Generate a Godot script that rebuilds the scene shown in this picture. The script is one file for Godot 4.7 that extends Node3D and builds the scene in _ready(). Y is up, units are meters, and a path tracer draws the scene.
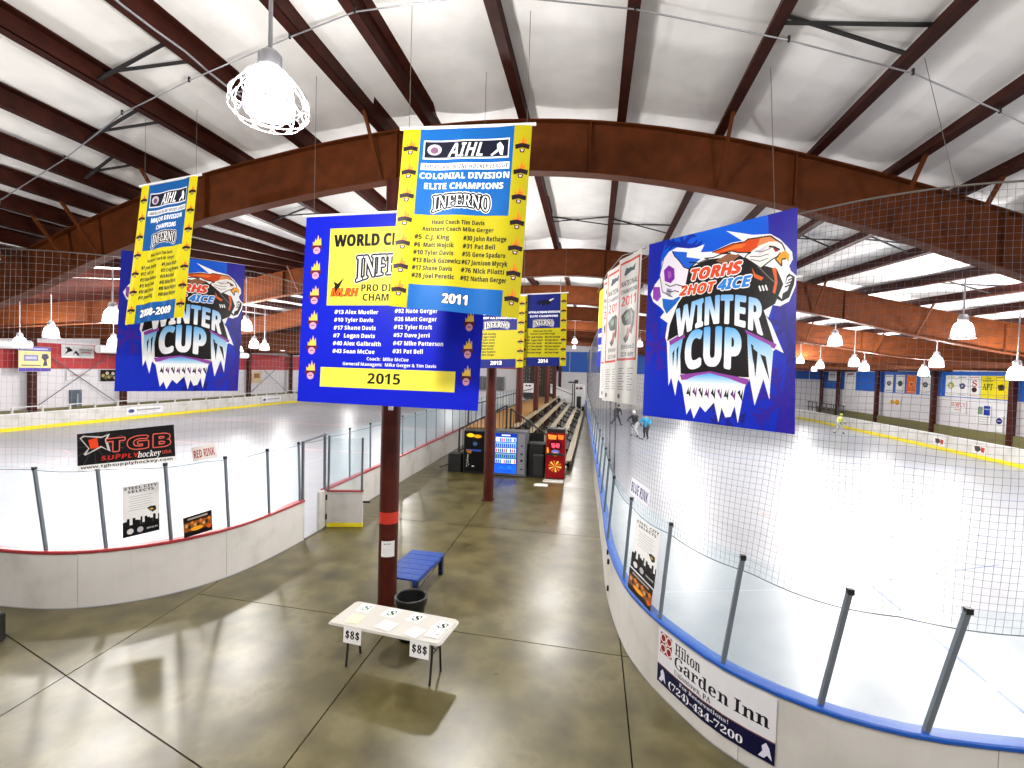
extends Node3D

# ---------------------------------------------------------------- geometry collector
class MB:
	var v := PackedVector3Array()
	var n := PackedVector3Array()
	var uv := PackedVector2Array()
	var ix := PackedInt32Array()

	# corners run counter-clockwise seen from the front: bottom left, bottom right, top right, top left
	func quad(a: Vector3, b: Vector3, c: Vector3, d: Vector3, u := Rect2(0, 0, 1, 1)):
		var nn := (c - a).cross(d - b).normalized()
		var k := v.size()
		v.append_array([a, b, c, d])
		n.append_array([nn, nn, nn, nn])
		uv.append_array([Vector2(u.position.x, u.end.y), u.end, Vector2(u.end.x, u.position.y), u.position])
		ix.append_array([k, k + 2, k + 1, k, k + 3, k + 2])

	func quadh(a: Vector3, b: Vector3, c: Vector3, d: Vector3, hint: Vector3, u := Rect2(0, 0, 1, 1)):
		if (c - a).cross(d - b).dot(hint) < 0.0:
			quad(b, a, d, c, u)
		else:
			quad(a, b, c, d, u)

	func tri(a: Vector3, b: Vector3, c: Vector3, hint: Vector3):
		var nn := (b - a).cross(c - a).normalized()
		var k := v.size()
		var flip := nn.dot(hint) < 0.0
		if flip:
			nn = -nn
		v.append_array([a, b, c])
		n.append_array([nn, nn, nn])
		uv.append_array([Vector2(a.x, a.z), Vector2(b.x, b.z), Vector2(c.x, c.z)])
		ix.append_array([k, k + 1, k + 2] if flip else [k, k + 2, k + 1])

	func box(c: Vector3, s: Vector3, b := Basis()):
		var h := s * 0.5
		var p := []
		for i in 8:
			p.append(c + b * Vector3(h.x if i & 1 else -h.x, h.y if i & 2 else -h.y, h.z if i & 4 else -h.z))
		quad(p[4], p[5], p[7], p[6])
		quad(p[1], p[0], p[2], p[3])
		quad(p[5], p[1], p[3], p[7])
		quad(p[0], p[4], p[6], p[2])
		quad(p[6], p[7], p[3], p[2])
		quad(p[0], p[1], p[5], p[4])

	# a box with chamfered upright and top edges
	func cbox(c: Vector3, s: Vector3, r: float, b := Basis()):
		var h := s * 0.5
		var pts := PackedVector2Array()
		for q in [[1, 1], [-1, 1], [-1, -1], [1, -1]]:
			var cx: float = q[0] * (h.x - r)
			var cz: float = q[1] * (h.z - r)
			var a0 := 0.0 if q[0] > 0 and q[1] > 0 else (PI * 0.5 if q[1] > 0 else (PI if q[0] < 0 else PI * 1.5))
			for k in 3:
				var a := a0 + k * PI * 0.25
				pts.append(Vector2(cx + cos(a) * r, cz + sin(a) * r))
		var m := pts.size()
		for i in m:
			var p0 := pts[i]
			var p1 := pts[(i + 1) % m]
			var ym := h.y - r * 0.5
			var q0 := p0 * (1.0 - r * 0.5 / h.x)
			var q1 := p1 * (1.0 - r * 0.5 / h.x)
			var out := b * Vector3(p0.x + p1.x, 0, p0.y + p1.y)
			quadh(c + b * Vector3(p0.x, -h.y, p0.y), c + b * Vector3(p1.x, -h.y, p1.y), c + b * Vector3(p1.x, ym, p1.y), c + b * Vector3(p0.x, ym, p0.y), out)
			quadh(c + b * Vector3(p0.x, ym, p0.y), c + b * Vector3(p1.x, ym, p1.y), c + b * Vector3(q1.x, h.y, q1.y), c + b * Vector3(q0.x, h.y, q0.y), out)
			tri(c + b * Vector3(0, h.y, 0), c + b * Vector3(q0.x, h.y, q0.y), c + b * Vector3(q1.x, h.y, q1.y), b.y)
			tri(c + b * Vector3(0, -h.y, 0), c + b * Vector3(p0.x, -h.y, p0.y), c + b * Vector3(p1.x, -h.y, p1.y), -b.y)

	func bar(p0: Vector3, p1: Vector3, w: float, hh: float, up := Vector3.UP):
		var d := (p1 - p0).normalized()
		if absf(d.dot(up)) > 0.98:
			up = Vector3.BACK
		var s := d.cross(up).normalized()
		box((p0 + p1) * 0.5, Vector3(w, hh, p0.distance_to(p1)), Basis(s, s.cross(d), -d))

	func tube(pts: Array, r: float, sides := 8, caps := true):
		var rings := []
		var up := Vector3.UP
		for i in pts.size():
			var d: Vector3 = (pts[mini(i + 1, pts.size() - 1)] - pts[maxi(i - 1, 0)]).normalized()
			if absf(d.dot(up)) > 0.95:
				up = Vector3.RIGHT if absf(d.x) < 0.9 else Vector3.BACK
			var s := d.cross(up).normalized()
			var t := s.cross(d)
			var ring := []
			for k in sides:
				var a := TAU * k / sides
				ring.append(s * cos(a) + t * sin(a))
			rings.append(ring)
			up = t
		var base := v.size()
		for i in pts.size():
			for k in sides:
				v.append(pts[i] + rings[i][k] * r)
				n.append(rings[i][k])
				uv.append(Vector2(float(k) / sides, i))
		for i in pts.size() - 1:
			for k in sides:
				var a := base + i * sides + k
				var b := base + i * sides + (k + 1) % sides
				var c := b + sides
				var d2 := a + sides
				ix.append_array([a, b, c, a, c, d2])
		if caps:
			for e in [0, pts.size() - 1]:
				var dd: Vector3 = (pts[1] - pts[0]) * -1.0 if e == 0 else pts[e] - pts[e - 1]
				for k in sides - 2:
					tri(pts[e] + rings[e][0] * r, pts[e] + rings[e][k + 1] * r, pts[e] + rings[e][k + 2] * r, dd)

	# profile of (radius, height), turned about the upright axis through o
	func lathe(prof: Array, o: Vector3, segs := 20):
		var base := v.size()
		for i in prof.size():
			var p: Vector2 = prof[i]
			var t: Vector2 = (prof[mini(i + 1, prof.size() - 1)] - prof[maxi(i - 1, 0)]).normalized()
			for k in segs + 1:
				var a := TAU * k / segs
				v.append(o + Vector3(cos(a) * p.x, p.y, sin(a) * p.x))
				n.append(Vector3(cos(a) * t.y, -t.x, sin(a) * t.y))
				uv.append(Vector2(float(k) / segs, float(i) / prof.size()))
		for i in prof.size() - 1:
			for k in segs:
				var a := base + i * (segs + 1) + k
				var b := a + segs + 1
				ix.append_array([a, a + 1, b + 1, a, b + 1, b])

	# flat outline (CCW or CW), pushed out by depth along b.z
	func prism(pts: PackedVector2Array, o: Vector3, b: Basis, depth: float):
		var tr := Geometry2D.triangulate_polygon(pts)
		for i in range(0, tr.size(), 3):
			for f in [0.0, depth]:
				tri(o + b * Vector3(pts[tr[i]].x, pts[tr[i]].y, f), o + b * Vector3(pts[tr[i + 1]].x, pts[tr[i + 1]].y, f), o + b * Vector3(pts[tr[i + 2]].x, pts[tr[i + 2]].y, f), b.z * (1.0 if f == maxf(0.0, depth) else -1.0))
		var cw := Geometry2D.is_polygon_clockwise(pts)
		for i in pts.size():
			var p := pts[i]
			var q := pts[(i + 1) % pts.size()]
			var e := (q - p) * (-1.0 if cw else 1.0)
			quadh(o + b * Vector3(p.x, p.y, 0), o + b * Vector3(q.x, q.y, 0), o + b * Vector3(q.x, q.y, depth), o + b * Vector3(p.x, p.y, depth), b * Vector3(e.y, -e.x, 0))

	# closed profile (out, height), counter-clockwise, carried along a plan path; side says where "out" lies
	func sweep(path: Array, prof: Array, side: float):
		var outs := []
		for i in path.size():
			var d: Vector3 = path[mini(i + 1, path.size() - 1)] - path[maxi(i - 1, 0)]
			outs.append(Vector3(-d.z, 0, d.x).normalized() * side)
		for j in prof.size():
			var a: Vector2 = prof[j]
			var b: Vector2 = prof[(j + 1) % prof.size()]
			for i in path.size() - 1:
				var o: Vector3 = (outs[i] + outs[i + 1]).normalized()
				quadh(path[i] + outs[i] * a.x + Vector3.UP * a.y, path[i + 1] + outs[i + 1] * a.x + Vector3.UP * a.y, path[i + 1] + outs[i + 1] * b.x + Vector3.UP * b.y, path[i] + outs[i] * b.x + Vector3.UP * b.y, o * (b.y - a.y) - Vector3.UP * (b.x - a.x))
		for e in [0, path.size() - 1]:
			var hint: Vector3 = path[0] - path[1] if e == 0 else path[e] - path[e - 1]
			for j in range(1, prof.size() - 1):
				tri(path[e] + outs[e] * prof[0].x + Vector3.UP * prof[0].y, path[e] + outs[e] * prof[j].x + Vector3.UP * prof[j].y, path[e] + outs[e] * prof[j + 1].x + Vector3.UP * prof[j + 1].y, hint)

	func mesh(origin := Vector3.ZERO, xf := Basis()) -> ArrayMesh:
		var a := []
		a.resize(Mesh.ARRAY_MAX)
		var vv := v.duplicate()
		if origin != Vector3.ZERO:
			for i in vv.size():
				vv[i] -= origin
		a[Mesh.ARRAY_VERTEX] = vv
		a[Mesh.ARRAY_NORMAL] = n
		a[Mesh.ARRAY_TEX_UV] = uv
		a[Mesh.ARRAY_INDEX] = ix
		var m := ArrayMesh.new()
		m.add_surface_from_arrays(Mesh.PRIMITIVE_TRIANGLES, a)
		return m

# ---------------------------------------------------------------- print on cloth and paper
class Print:
	var img: Image
	var w: int
	var h: int
	var grad = null
	static var tris_of := {}

	func _init(ww: int, hh: int, col: Color):
		w = ww
		h = hh
		img = Image.create(w, h, false, Image.FORMAT_RGB8)
		img.fill(col)

	func rect(x: float, y: float, ww: float, hh: float, col: Color):
		img.fill_rect(Rect2i(int(x * w), int(y * h), maxi(1, int(ww * w)), maxi(1, int(hh * h))), col)

	func span(x0: float, x1: float, y: int, col: Color):
		var a := maxi(0, int(ceil(x0 - 0.5)))
		var b := mini(w - 1, int(floor(x1 - 0.5)))
		if b >= a and y >= 0 and y < h:
			if grad != null:
				col = grad[2].lerp(grad[3], clampf((float(y) / h - grad[0]) / (grad[1] - grad[0]), 0, 1))
			img.fill_rect(Rect2i(a, y, b - a + 1, 1), col)

	# points in 0..1 of the sheet
	func poly(pts: Array, col: Color):
		var p := []
		var lo := 1e9
		var hi := -1e9
		for q in pts:
			var r := Vector2(q.x * w, q.y * h)
			p.append(r)
			lo = minf(lo, r.y)
			hi = maxf(hi, r.y)
		for y in range(maxi(0, int(lo)), mini(h, int(hi) + 2)):
			var yc := y + 0.5
			var xs := []
			for i in p.size():
				var a: Vector2 = p[i]
				var b: Vector2 = p[(i + 1) % p.size()]
				if (a.y <= yc) != (b.y <= yc):
					xs.append(a.x + (yc - a.y) / (b.y - a.y) * (b.x - a.x))
			xs.sort()
			for i in range(0, xs.size() - 1, 2):
				span(xs[i], xs[i + 1], y, col)

	# numbers in thousandths of the sheet
	func shape(nums: Array, col: Color):
		var p := []
		for i in range(0, nums.size(), 2):
			p.append(Vector2(nums[i], nums[i + 1]) / 1000.0)
		poly(p, col)

	func line(nums: Array, wide: float, col: Color):
		for i in range(0, nums.size() - 2, 2):
			var a := Vector2(nums[i], nums[i + 1]) / 1000.0
			var b := Vector2(nums[i + 2], nums[i + 3]) / 1000.0
			var o := (b - a).orthogonal().normalized() * wide * 0.5
			poly([a - o, b - o, b + o, a + o], col)

	func oval(x: float, y: float, rx: float, ry: float, col: Color):
		var p := []
		for k in 28:
			p.append(Vector2(x + cos(TAU * k / 28) * rx, y + sin(TAU * k / 28) * ry))
		poly(p, col)

	func frame(x: float, y: float, ww: float, hh: float, t: float, col: Color):
		rect(x, y, ww, t, col)
		rect(x, y + hh - t, ww, t, col)
		rect(x, y, t * h / w, hh, col)
		rect(x + ww - t * h / w, y, t * h / w, hh, col)

	func letters(s: String, font: Font) -> PackedVector2Array:
		var key := s + str(font.get_instance_id())
		if not tris_of.has(key):
			var t := TextMesh.new()
			t.text = s
			t.font = font
			t.font_size = 32
			t.pixel_size = 1.0 / 32.0
			t.depth = 0.0
			t.curve_step = 3.0
			t.autowrap_mode = TextServer.AUTOWRAP_OFF
			var a = t.get_mesh_arrays()
			var vs: PackedVector3Array = a[Mesh.ARRAY_VERTEX]
			var id = a[Mesh.ARRAY_INDEX]
			var out := PackedVector2Array()
			if id != null and id.size() > 0:
				for i in id:
					out.append(Vector2(vs[i].x, vs[i].y))
			else:
				for q in vs:
					out.append(Vector2(q.x, q.y))
			tris_of[key] = out
		return tris_of[key]

	# centre (x, y) and cap size in 0..1 of the height; wide > 0 fits the line into that share of the width; align -1 starts at x
	func text(s: String, font: Font, x: float, y: float, size: float, col: Color, wide := 0.0, align := 0, slant := 0.0, edge := 0.0, edge_col := Color.BLACK, warp = null, fat := 0.0):
		var t := letters(s, font)
		if t.is_empty():
			return
		var lo := Vector2(1e9, 1e9)
		var hi := -lo
		for q in t:
			lo = lo.min(q)
			hi = hi.max(q)
		var sy := size * h / 0.72
		var sx := sy
		if wide > 0.0:
			sx = wide * w / (hi.x - lo.x)
		var mid := (lo.x + hi.x) * 0.5 if align == 0 else lo.x
		var p := PackedVector2Array()
		p.resize(t.size())
		for i in t.size():
			var dy := t[i].y - base_of(font)
			var q := Vector2(x * w + (t[i].x - mid) * sx + dy * sy * slant, y * h - dy * sy)
			if warp != null:
				q = warp.call(q / Vector2(w, h)) * Vector2(w, h)
			p[i] = q
		if edge > 0.0:
			var keep = grad
			grad = null
			for k in 8:
				fill(p, Vector2(cos(TAU * k / 8), sin(TAU * k / 8)) * (edge + fat) * h, edge_col)
			grad = keep
		if fat > 0.0:
			for k in 6:
				fill(p, Vector2(cos(TAU * k / 6), sin(TAU * k / 6)) * fat * h, col)
		fill(p, Vector2.ZERO, col)

	static var bases := {}
	func base_of(font: Font) -> float:
		var k := font.get_instance_id()
		if not bases.has(k):
			var lo := 1e9
			for q in letters("H", font):
				lo = minf(lo, q.y)
			bases[k] = lo
		return bases[k]

	func fill(p: PackedVector2Array, off: Vector2, col: Color):
		for i in range(0, p.size() - 2, 3):
			var a := p[i] + off
			var b := p[i + 1] + off
			var c := p[i + 2] + off
			for y in range(int(floor(minf(a.y, minf(b.y, c.y)))), int(ceil(maxf(a.y, maxf(b.y, c.y)))) + 1):
				var yc := y + 0.5
				var x0 := 1e9
				var x1 := -1e9
				for e in [[a, b], [b, c], [c, a]]:
					var q: Vector2 = e[0]
					var r: Vector2 = e[1]
					if (q.y <= yc) != (r.y <= yc):
						var xx := q.x + (yc - q.y) / (r.y - q.y) * (r.x - q.x)
						x0 = minf(x0, xx)
						x1 = maxf(x1, xx)
				if x1 > x0:
					span(x0, x1, y, col)

	func material(rough := 0.6, glow := 0.0) -> StandardMaterial3D:
		var m := StandardMaterial3D.new()
		m.albedo_texture = ImageTexture.create_from_image(img)
		m.roughness = rough
		m.metallic_specular = 0.3
		m.cull_mode = BaseMaterial3D.CULL_DISABLED
		m.texture_repeat = false
		if glow > 0.0:
			m.emission_enabled = true
			m.emission = Color.WHITE
			m.emission_operator = BaseMaterial3D.EMISSION_OP_MULTIPLY
			m.emission_texture = m.albedo_texture
			m.emission_energy_multiplier = glow
		return m

# ---------------------------------------------------------------- naming and tagging
var used := {}
var M := {}
var SANS: SystemFont
var SERIF: SystemFont
var PLAIN: SystemFont
const HB := 1.07       # height of the rink boards

func numbered(parent: Node, called: String) -> String:
	var key := str(parent.get_instance_id()) + called
	used[key] = used.get(key, -1) + 1
	return called if used[key] == 0 else "%s_%03d" % [called, used[key]]

func tag(o: Node, label: String, category := "", group := "", kind := "") -> Node:
	if label: o.set_meta("label", label)
	if category: o.set_meta("category", category)
	if group: o.set_meta("group", group)
	if kind: o.set_meta("kind", kind)
	return o

func thing(called: String, label: String, category: String, at := Vector3.ZERO, group := "", kind := "") -> Node3D:
	var o := Node3D.new()
	o.name = numbered(self, called)
	add_child(o, true)
	o.position = at
	tag(o, label, category, group, kind)
	return o

func world_of(p: Node) -> Vector3:
	var s := Vector3.ZERO
	while p != self and p is Node3D:
		s += p.position
		p = p.get_parent()
	return s

# one named mesh; the shape is given in world places, local = true keeps it in the parent's own axes
func part(p: Node, called: String, mb, mat: Material, local := false) -> MeshInstance3D:
	var o := MeshInstance3D.new()
	o.mesh = (mb if mb is Mesh else mb.mesh(Vector3.ZERO if local else world_of(p)))
	o.material_override = mat
	o.name = numbered(p, called)
	o.cast_shadow = GeometryInstance3D.SHADOW_CASTING_SETTING_ON
	p.add_child(o, true)
	return o

# a thing that is one mesh: its node stands at the shape's base
func single(called: String, mb: MB, mat: Material, label: String, category: String, group := "", kind := "") -> MeshInstance3D:
	var bb := AABB(mb.v[0], Vector3.ZERO)
	for q in mb.v:
		bb = bb.expand(q)
	var at := Vector3(bb.get_center().x, bb.position.y, bb.get_center().z)
	var o := MeshInstance3D.new()
	o.mesh = mb.mesh(at)
	o.material_override = mat
	o.position = at
	o.name = numbered(self, called)
	add_child(o, true)
	tag(o, label, category, group, kind)
	return o

func mat(c: Color, rough := 0.6, metal := 0.0, spec := 0.5) -> StandardMaterial3D:
	var m := StandardMaterial3D.new()
	m.albedo_color = c
	m.roughness = rough
	m.metallic = metal
	m.metallic_specular = spec
	m.cull_mode = BaseMaterial3D.CULL_DISABLED
	return m

func noise_tex(seed_: int, freq: float, colors: Array, size := 512, as_normal := false, bump := 4.0, octaves := 5) -> NoiseTexture2D:
	var f := FastNoiseLite.new()
	f.seed = seed_
	f.frequency = freq
	f.fractal_octaves = octaves
	var t := NoiseTexture2D.new()
	t.width = size
	t.height = size
	t.seamless = true
	t.noise = f
	t.as_normal_map = as_normal
	t.bump_strength = bump
	if not as_normal and colors.size() > 1:
		var g := Gradient.new()
		var off := PackedFloat32Array()
		var cs := PackedColorArray()
		for i in colors.size():
			off.append(float(i) / (colors.size() - 1))
			cs.append(colors[i])
		g.offsets = off
		g.colors = cs
		t.color_ramp = g
	return t

func tiled(m: StandardMaterial3D, scale: float, world := true) -> StandardMaterial3D:
	m.uv1_triplanar = true
	m.uv1_world_triplanar = world
	m.uv1_scale = Vector3.ONE * scale
	return m

func V(x: float, y: float, z: float) -> Vector3:
	return Vector3(x, y, z)

func along(path: Array, step: float) -> Array:
	var c := Curve3D.new()
	c.bake_interval = 0.02
	for p in path:
		c.add_point(p)
	var out := []
	var L := c.get_baked_length()
	var k := maxi(1, int(round(L / step)))
	for i in k + 1:
		out.append(c.sample_baked(L * i / k))
	return out

func smooth(path: Array, per := 4) -> Array:
	var out := []
	for i in path.size() - 1:
		var a: Vector3 = path[maxi(i - 1, 0)]
		var b: Vector3 = path[i]
		var c: Vector3 = path[i + 1]
		var d: Vector3 = path[mini(i + 2, path.size() - 1)]
		var l := b.distance_to(c)
		var mb := (c - a) / maxf(a.distance_to(b) + l, 0.01) * l if i > 0 else c - b
		var mc := (d - b) / maxf(c.distance_to(d) + l, 0.01) * l if i < path.size() - 2 else c - b
		for k in per:
			var t := float(k) / per
			out.append(b * (2 * t * t * t - 3 * t * t + 1) + mb * (t * t * t - 2 * t * t + t) + c * (-2 * t * t * t + 3 * t * t) + mc * (t * t * t - t * t))
	out.append(path[-1])
	return out

# ---------------------------------------------------------------- the hall's frame
const ZF := [7.0, -9.0, -17.1, -25.2, -33.3, -41.4, -49.5, -57.6, -65.7, -75.0]
const XL := -38.0
const XR := 31.0
const DEEP := 0.91      # depth of a steel frame
var bows := [
	[-38, 5.4, -20, 5.1, -15, 5.1, -12.84, 5.62, -10.05, 6.72, -8, 7.37, -4.91, 7.95, -3, 8.13, -1.31, 8.16, 0.67, 7.97, 1.35, 7.83, 2.9, 7.47, 5.6, 6.63, 6.55, 6.2, 8.5, 5.65, 14, 5.4, 31, 5.5],
	[-38, 5.5, -24, 5.7, -18, 6.05, -13.2, 6.74, -10.7, 7.25, -5, 7.7, -1.25, 7.82, 0.3, 7.79, 6.29, 6.72, 8.15, 6.33, 9.5, 6.0, 12.57, 5.4, 18, 5.4, 31, 5.5],
	[-38, 5.55, -24, 5.8, -18.2, 6.2, -15.9, 6.7, -8, 7.6, -3, 8.0, 0, 7.9, 9.4, 6.28, 14, 5.6, 20, 5.5, 31, 5.55]]

func lin(a: Array, x: float) -> float:
	for i in range(0, a.size() - 2, 2):
		if x <= a[i + 2] or i == a.size() - 4:
			return lerpf(a[i + 1], a[i + 3], (x - a[i]) / (a[i + 2] - a[i]))
	return a[1]

# height of the underside of frame k (1 is the nearest) at x
func low(k: int, x: float) -> float:
	var a: Array = bows[clampi(k - 1, 0, 2)]
	return (lin(a, x - 0.7) + lin(a, x) + lin(a, x + 0.7)) / 3.0

# height of the purlins' underside over any spot of the hall
func roof(x: float, z: float) -> float:
	for k in ZF.size() - 1:
		if z >= ZF[k + 1] or k == ZF.size() - 2:
			return lerpf(low(maxi(k, 1), x), low(k + 1, x), (z - ZF[k]) / (ZF[k + 1] - ZF[k])) + DEEP
	return 8.0

var right_path: Array
var left_path: Array
var left_side: Array

func _ready():
	# camera
	var cam := Camera3D.new()
	cam.name = "camera"
	cam.position = Vector3(0, 4.6, 0)
	cam.rotation_degrees = Vector3(-1.653, 9.266, 1.7)
	cam.fov = 75.05
	cam.near = 0.05
	cam.far = 300
	add_child(cam)
	# surroundings and exposure: a closed hall lit by its lamps alone
	var env := Environment.new()
	env.background_mode = Environment.BG_COLOR
	env.background_color = Color(0.02, 0.02, 0.025)
	env.tonemap_mode = Environment.TONE_MAPPER_LINEAR
	env.tonemap_exposure = 1.2
	env.sdfgi_enabled = true
	env.ssao_enabled = true
	env.ssil_enabled = true
	var we := WorldEnvironment.new()
	we.name = "surroundings"
	we.environment = env
	add_child(we)

	SANS = SystemFont.new()
	SANS.font_names = ["Droid Sans"]
	SANS.font_weight = 700
	PLAIN = SystemFont.new()
	PLAIN.font_names = ["Droid Sans"]
	SERIF = SystemFont.new()
	SERIF.font_names = ["Droid Serif"]
	SERIF.font_weight = 700

	M.concrete = tiled(mat(Color.WHITE, 0.38, 0.0, 0.75), 0.13)
	M.concrete.albedo_texture = noise_tex(3, 0.008, [Color(0.20, 0.175, 0.055), Color(0.285, 0.255, 0.105), Color(0.335, 0.305, 0.155), Color(0.40, 0.37, 0.225), Color(0.31, 0.27, 0.11)], 1024, false, 4.0, 6)
	M.concrete.roughness_texture = noise_tex(8, 0.006, [Color(0.72, 0.72, 0.72), Color(0.86, 0.86, 0.86), Color(1, 1, 1)], 512, false, 4.0, 2)
	M.joint = mat(Color(0.12, 0.10, 0.07), 0.9)
	M.ice = tiled(mat(Color.WHITE, 0.32), 0.12)
	M.ice.albedo_texture = noise_tex(5, 0.01, [Color(0.57, 0.585, 0.615), Color(0.615, 0.625, 0.65), Color(0.59, 0.605, 0.63)], 512)
	M.lining = tiled(mat(Color.WHITE, 0.55), 0.35)
	M.lining.albedo_texture = noise_tex(11, 0.006, [Color(0.86, 0.855, 0.85), Color(0.90, 0.895, 0.89), Color(0.93, 0.925, 0.92)], 512)
	M.lining.normal_enabled = true
	M.lining.normal_texture = noise_tex(12, 0.008, [], 512, true, 5.0, 3)
	M.lining.normal_scale = 0.3
	M.steel = tiled(mat(Color.WHITE, 0.6, 0.0, 0.25), 0.5)
	M.steel.albedo_texture = noise_tex(14, 0.02, [Color(0.29, 0.14, 0.05), Color(0.34, 0.165, 0.06), Color(0.38, 0.185, 0.07)], 256)
	M.purlin = tiled(mat(Color.WHITE, 0.6, 0.0, 0.25), 0.5)
	M.purlin.albedo_texture = noise_tex(15, 0.02, [Color(0.16, 0.06, 0.035), Color(0.20, 0.075, 0.045), Color(0.24, 0.095, 0.055)], 256)
	M.column = tiled(mat(Color.WHITE, 0.5, 0.0, 0.3), 0.5)
	M.column.albedo_texture = noise_tex(16, 0.02, [Color(0.20, 0.07, 0.045), Color(0.27, 0.09, 0.055), Color(0.30, 0.11, 0.065)], 256)
	M.board = tiled(mat(Color.WHITE, 0.4), 0.4)
	M.board.albedo_texture = noise_tex(17, 0.01, [Color(0.72, 0.71, 0.685), Color(0.80, 0.79, 0.77), Color(0.82, 0.81, 0.80)], 256)
	M.white = mat(Color(0.88, 0.88, 0.88), 0.5)
	M.siding = mat(Color(0.87, 0.86, 0.88), 0.6)
	M.red_band = mat(Color(0.72, 0.22, 0.23), 0.6)
	M.blue_band = mat(Color(0.08, 0.36, 0.75), 0.6)
	M.olive = mat(Color(0.45, 0.43, 0.26), 0.8)
	M.blue_cap = mat(Color(0.01, 0.31, 0.68), 0.45)
	M.red_cap = mat(Color(0.62, 0.18, 0.20), 0.4)
	M.yellow = mat(Color(0.93, 0.85, 0.12), 0.5)
	M.black = mat(Color(0.025, 0.025, 0.028), 0.5)
	M.dark = mat(Color(0.09, 0.085, 0.085), 0.6)
	M.grey = mat(Color(0.42, 0.43, 0.45), 0.45, 0.4)
	M.post = mat(Color(0.40, 0.43, 0.46), 0.45, 0.2)
	M.galv = mat(Color(0.62, 0.62, 0.64), 0.35, 0.7)
	M.cord = mat(Color(0.35, 0.33, 0.31), 0.6)
	M.net = mat(Color(0.34, 0.34, 0.38), 0.8)
	M.net_left = mat(Color(0.62, 0.62, 0.64), 0.8)
	M.glass = mat(Color(0.70, 0.93, 1.0, 0.16), 0.3)
	M.glass.transparency = BaseMaterial3D.TRANSPARENCY_ALPHA
	M.bulb = mat(Color(1, 1, 1), 0.4)
	M.bulb.emission_enabled = true
	M.bulb.emission = Color(0.97, 0.97, 1.0)
	M.bulb.emission_energy_multiplier = 3.0
	M.cage = mat(Color(0.92, 0.92, 0.95), 0.35)
	M.plank = tiled(mat(Color.WHITE, 0.5), 0.6)
	M.plank.albedo_texture = noise_tex(19, 0.03, [Color(0.50, 0.43, 0.30), Color(0.60, 0.54, 0.42), Color(0.66, 0.61, 0.52)], 256)
	M.foot = mat(Color(0.13, 0.11, 0.085), 0.6)
	M.wood = tiled(mat(Color.WHITE, 0.5), 0.6)
	M.wood.albedo_texture = noise_tex(20, 0.03, [Color(0.52, 0.36, 0.13), Color(0.64, 0.46, 0.20), Color(0.70, 0.53, 0.27)], 256)
	M.blue_paint = tiled(mat(Color.WHITE, 0.4), 0.8)
	M.blue_paint.albedo_texture = noise_tex(21, 0.03, [Color(0.01, 0.17, 0.46), Color(0.015, 0.24, 0.58), Color(0.02, 0.28, 0.64)], 256)
	M.paper = mat(Color(0.92, 0.92, 0.90), 0.7)

	right_path = smooth([V(-0.95, 0, -63), V(-0.12, 0, -30.7), V(0.23, 0, -18.2), V(0.36, 0, -12.8), V(0.42, 0, -10.3), V(0.64, 0, -8.5), V(0.94, 0, -7.6), V(1.28, 0, -6.97), V(1.64, 0, -6.43), V(2.1, 0, -6.02), V(2.5, 0, -5.78), V(2.95, 0, -5.62), V(3.5, 0, -5.53), V(4.3, 0, -5.55), V(6, 0, -5.6), V(10, 0, -5.6), V(15.5, 0, -5.6), V(19.5, 0, -6.7), V(22.4, 0, -9.6), V(23.4, 0, -13.5)], 4)
	left_path = smooth([V(-7.30, 0, -11.85), V(-7.36, 0, -10.6), V(-7.5, 0, -9.6), V(-7.8, 0, -8.85), V(-8.2, 0, -8.3), V(-8.75, 0, -7.85), V(-9.4, 0, -7.55), V(-10.2, 0, -7.42), V(-11.5, 0, -7.4), V(-16, 0, -7.4), V(-26, 0, -7.4), V(-30.4, 0, -8.5), V(-33.3, 0, -11.4), V(-34.3, 0, -15.3)], 4)
	left_side = [V(-7.9, 0, -64), V(-7.6, 0, -30), V(-7.42, 0, -18), V(-7.38, 0, -13.0)]

	shell()
	lamps()
	rinks()
	nets()
	hangings()
	aisle()
	grandstand()
	far_side()
	skaters()

# ---------------------------------------------------------------- floor, walls, roof, steel
func cut(polys: Array, a: Vector2, b: Vector2, gap: float, where: Callable) -> Array:
	var out := []
	var nrm := (b - a).orthogonal().normalized()
	for p in polys:
		var c := Vector2.ZERO
		for q in p:
			c += q / p.size()
		if not where.call(c):
			out.append(p)
			continue
		for s in [1.0, -1.0]:
			var r := PackedVector2Array()
			for i in p.size():
				var q0: Vector2 = p[i]
				var q1: Vector2 = p[(i + 1) % p.size()]
				var d0: float = (q0 - a).dot(nrm) * s - gap
				var d1: float = (q1 - a).dot(nrm) * s - gap
				if d0 >= 0:
					r.append(q0)
				if (d0 >= 0) != (d1 >= 0):
					r.append(q0.lerp(q1, d0 / (d0 - d1)))
			if r.size() > 2:
				out.append(r)
	return out

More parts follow.
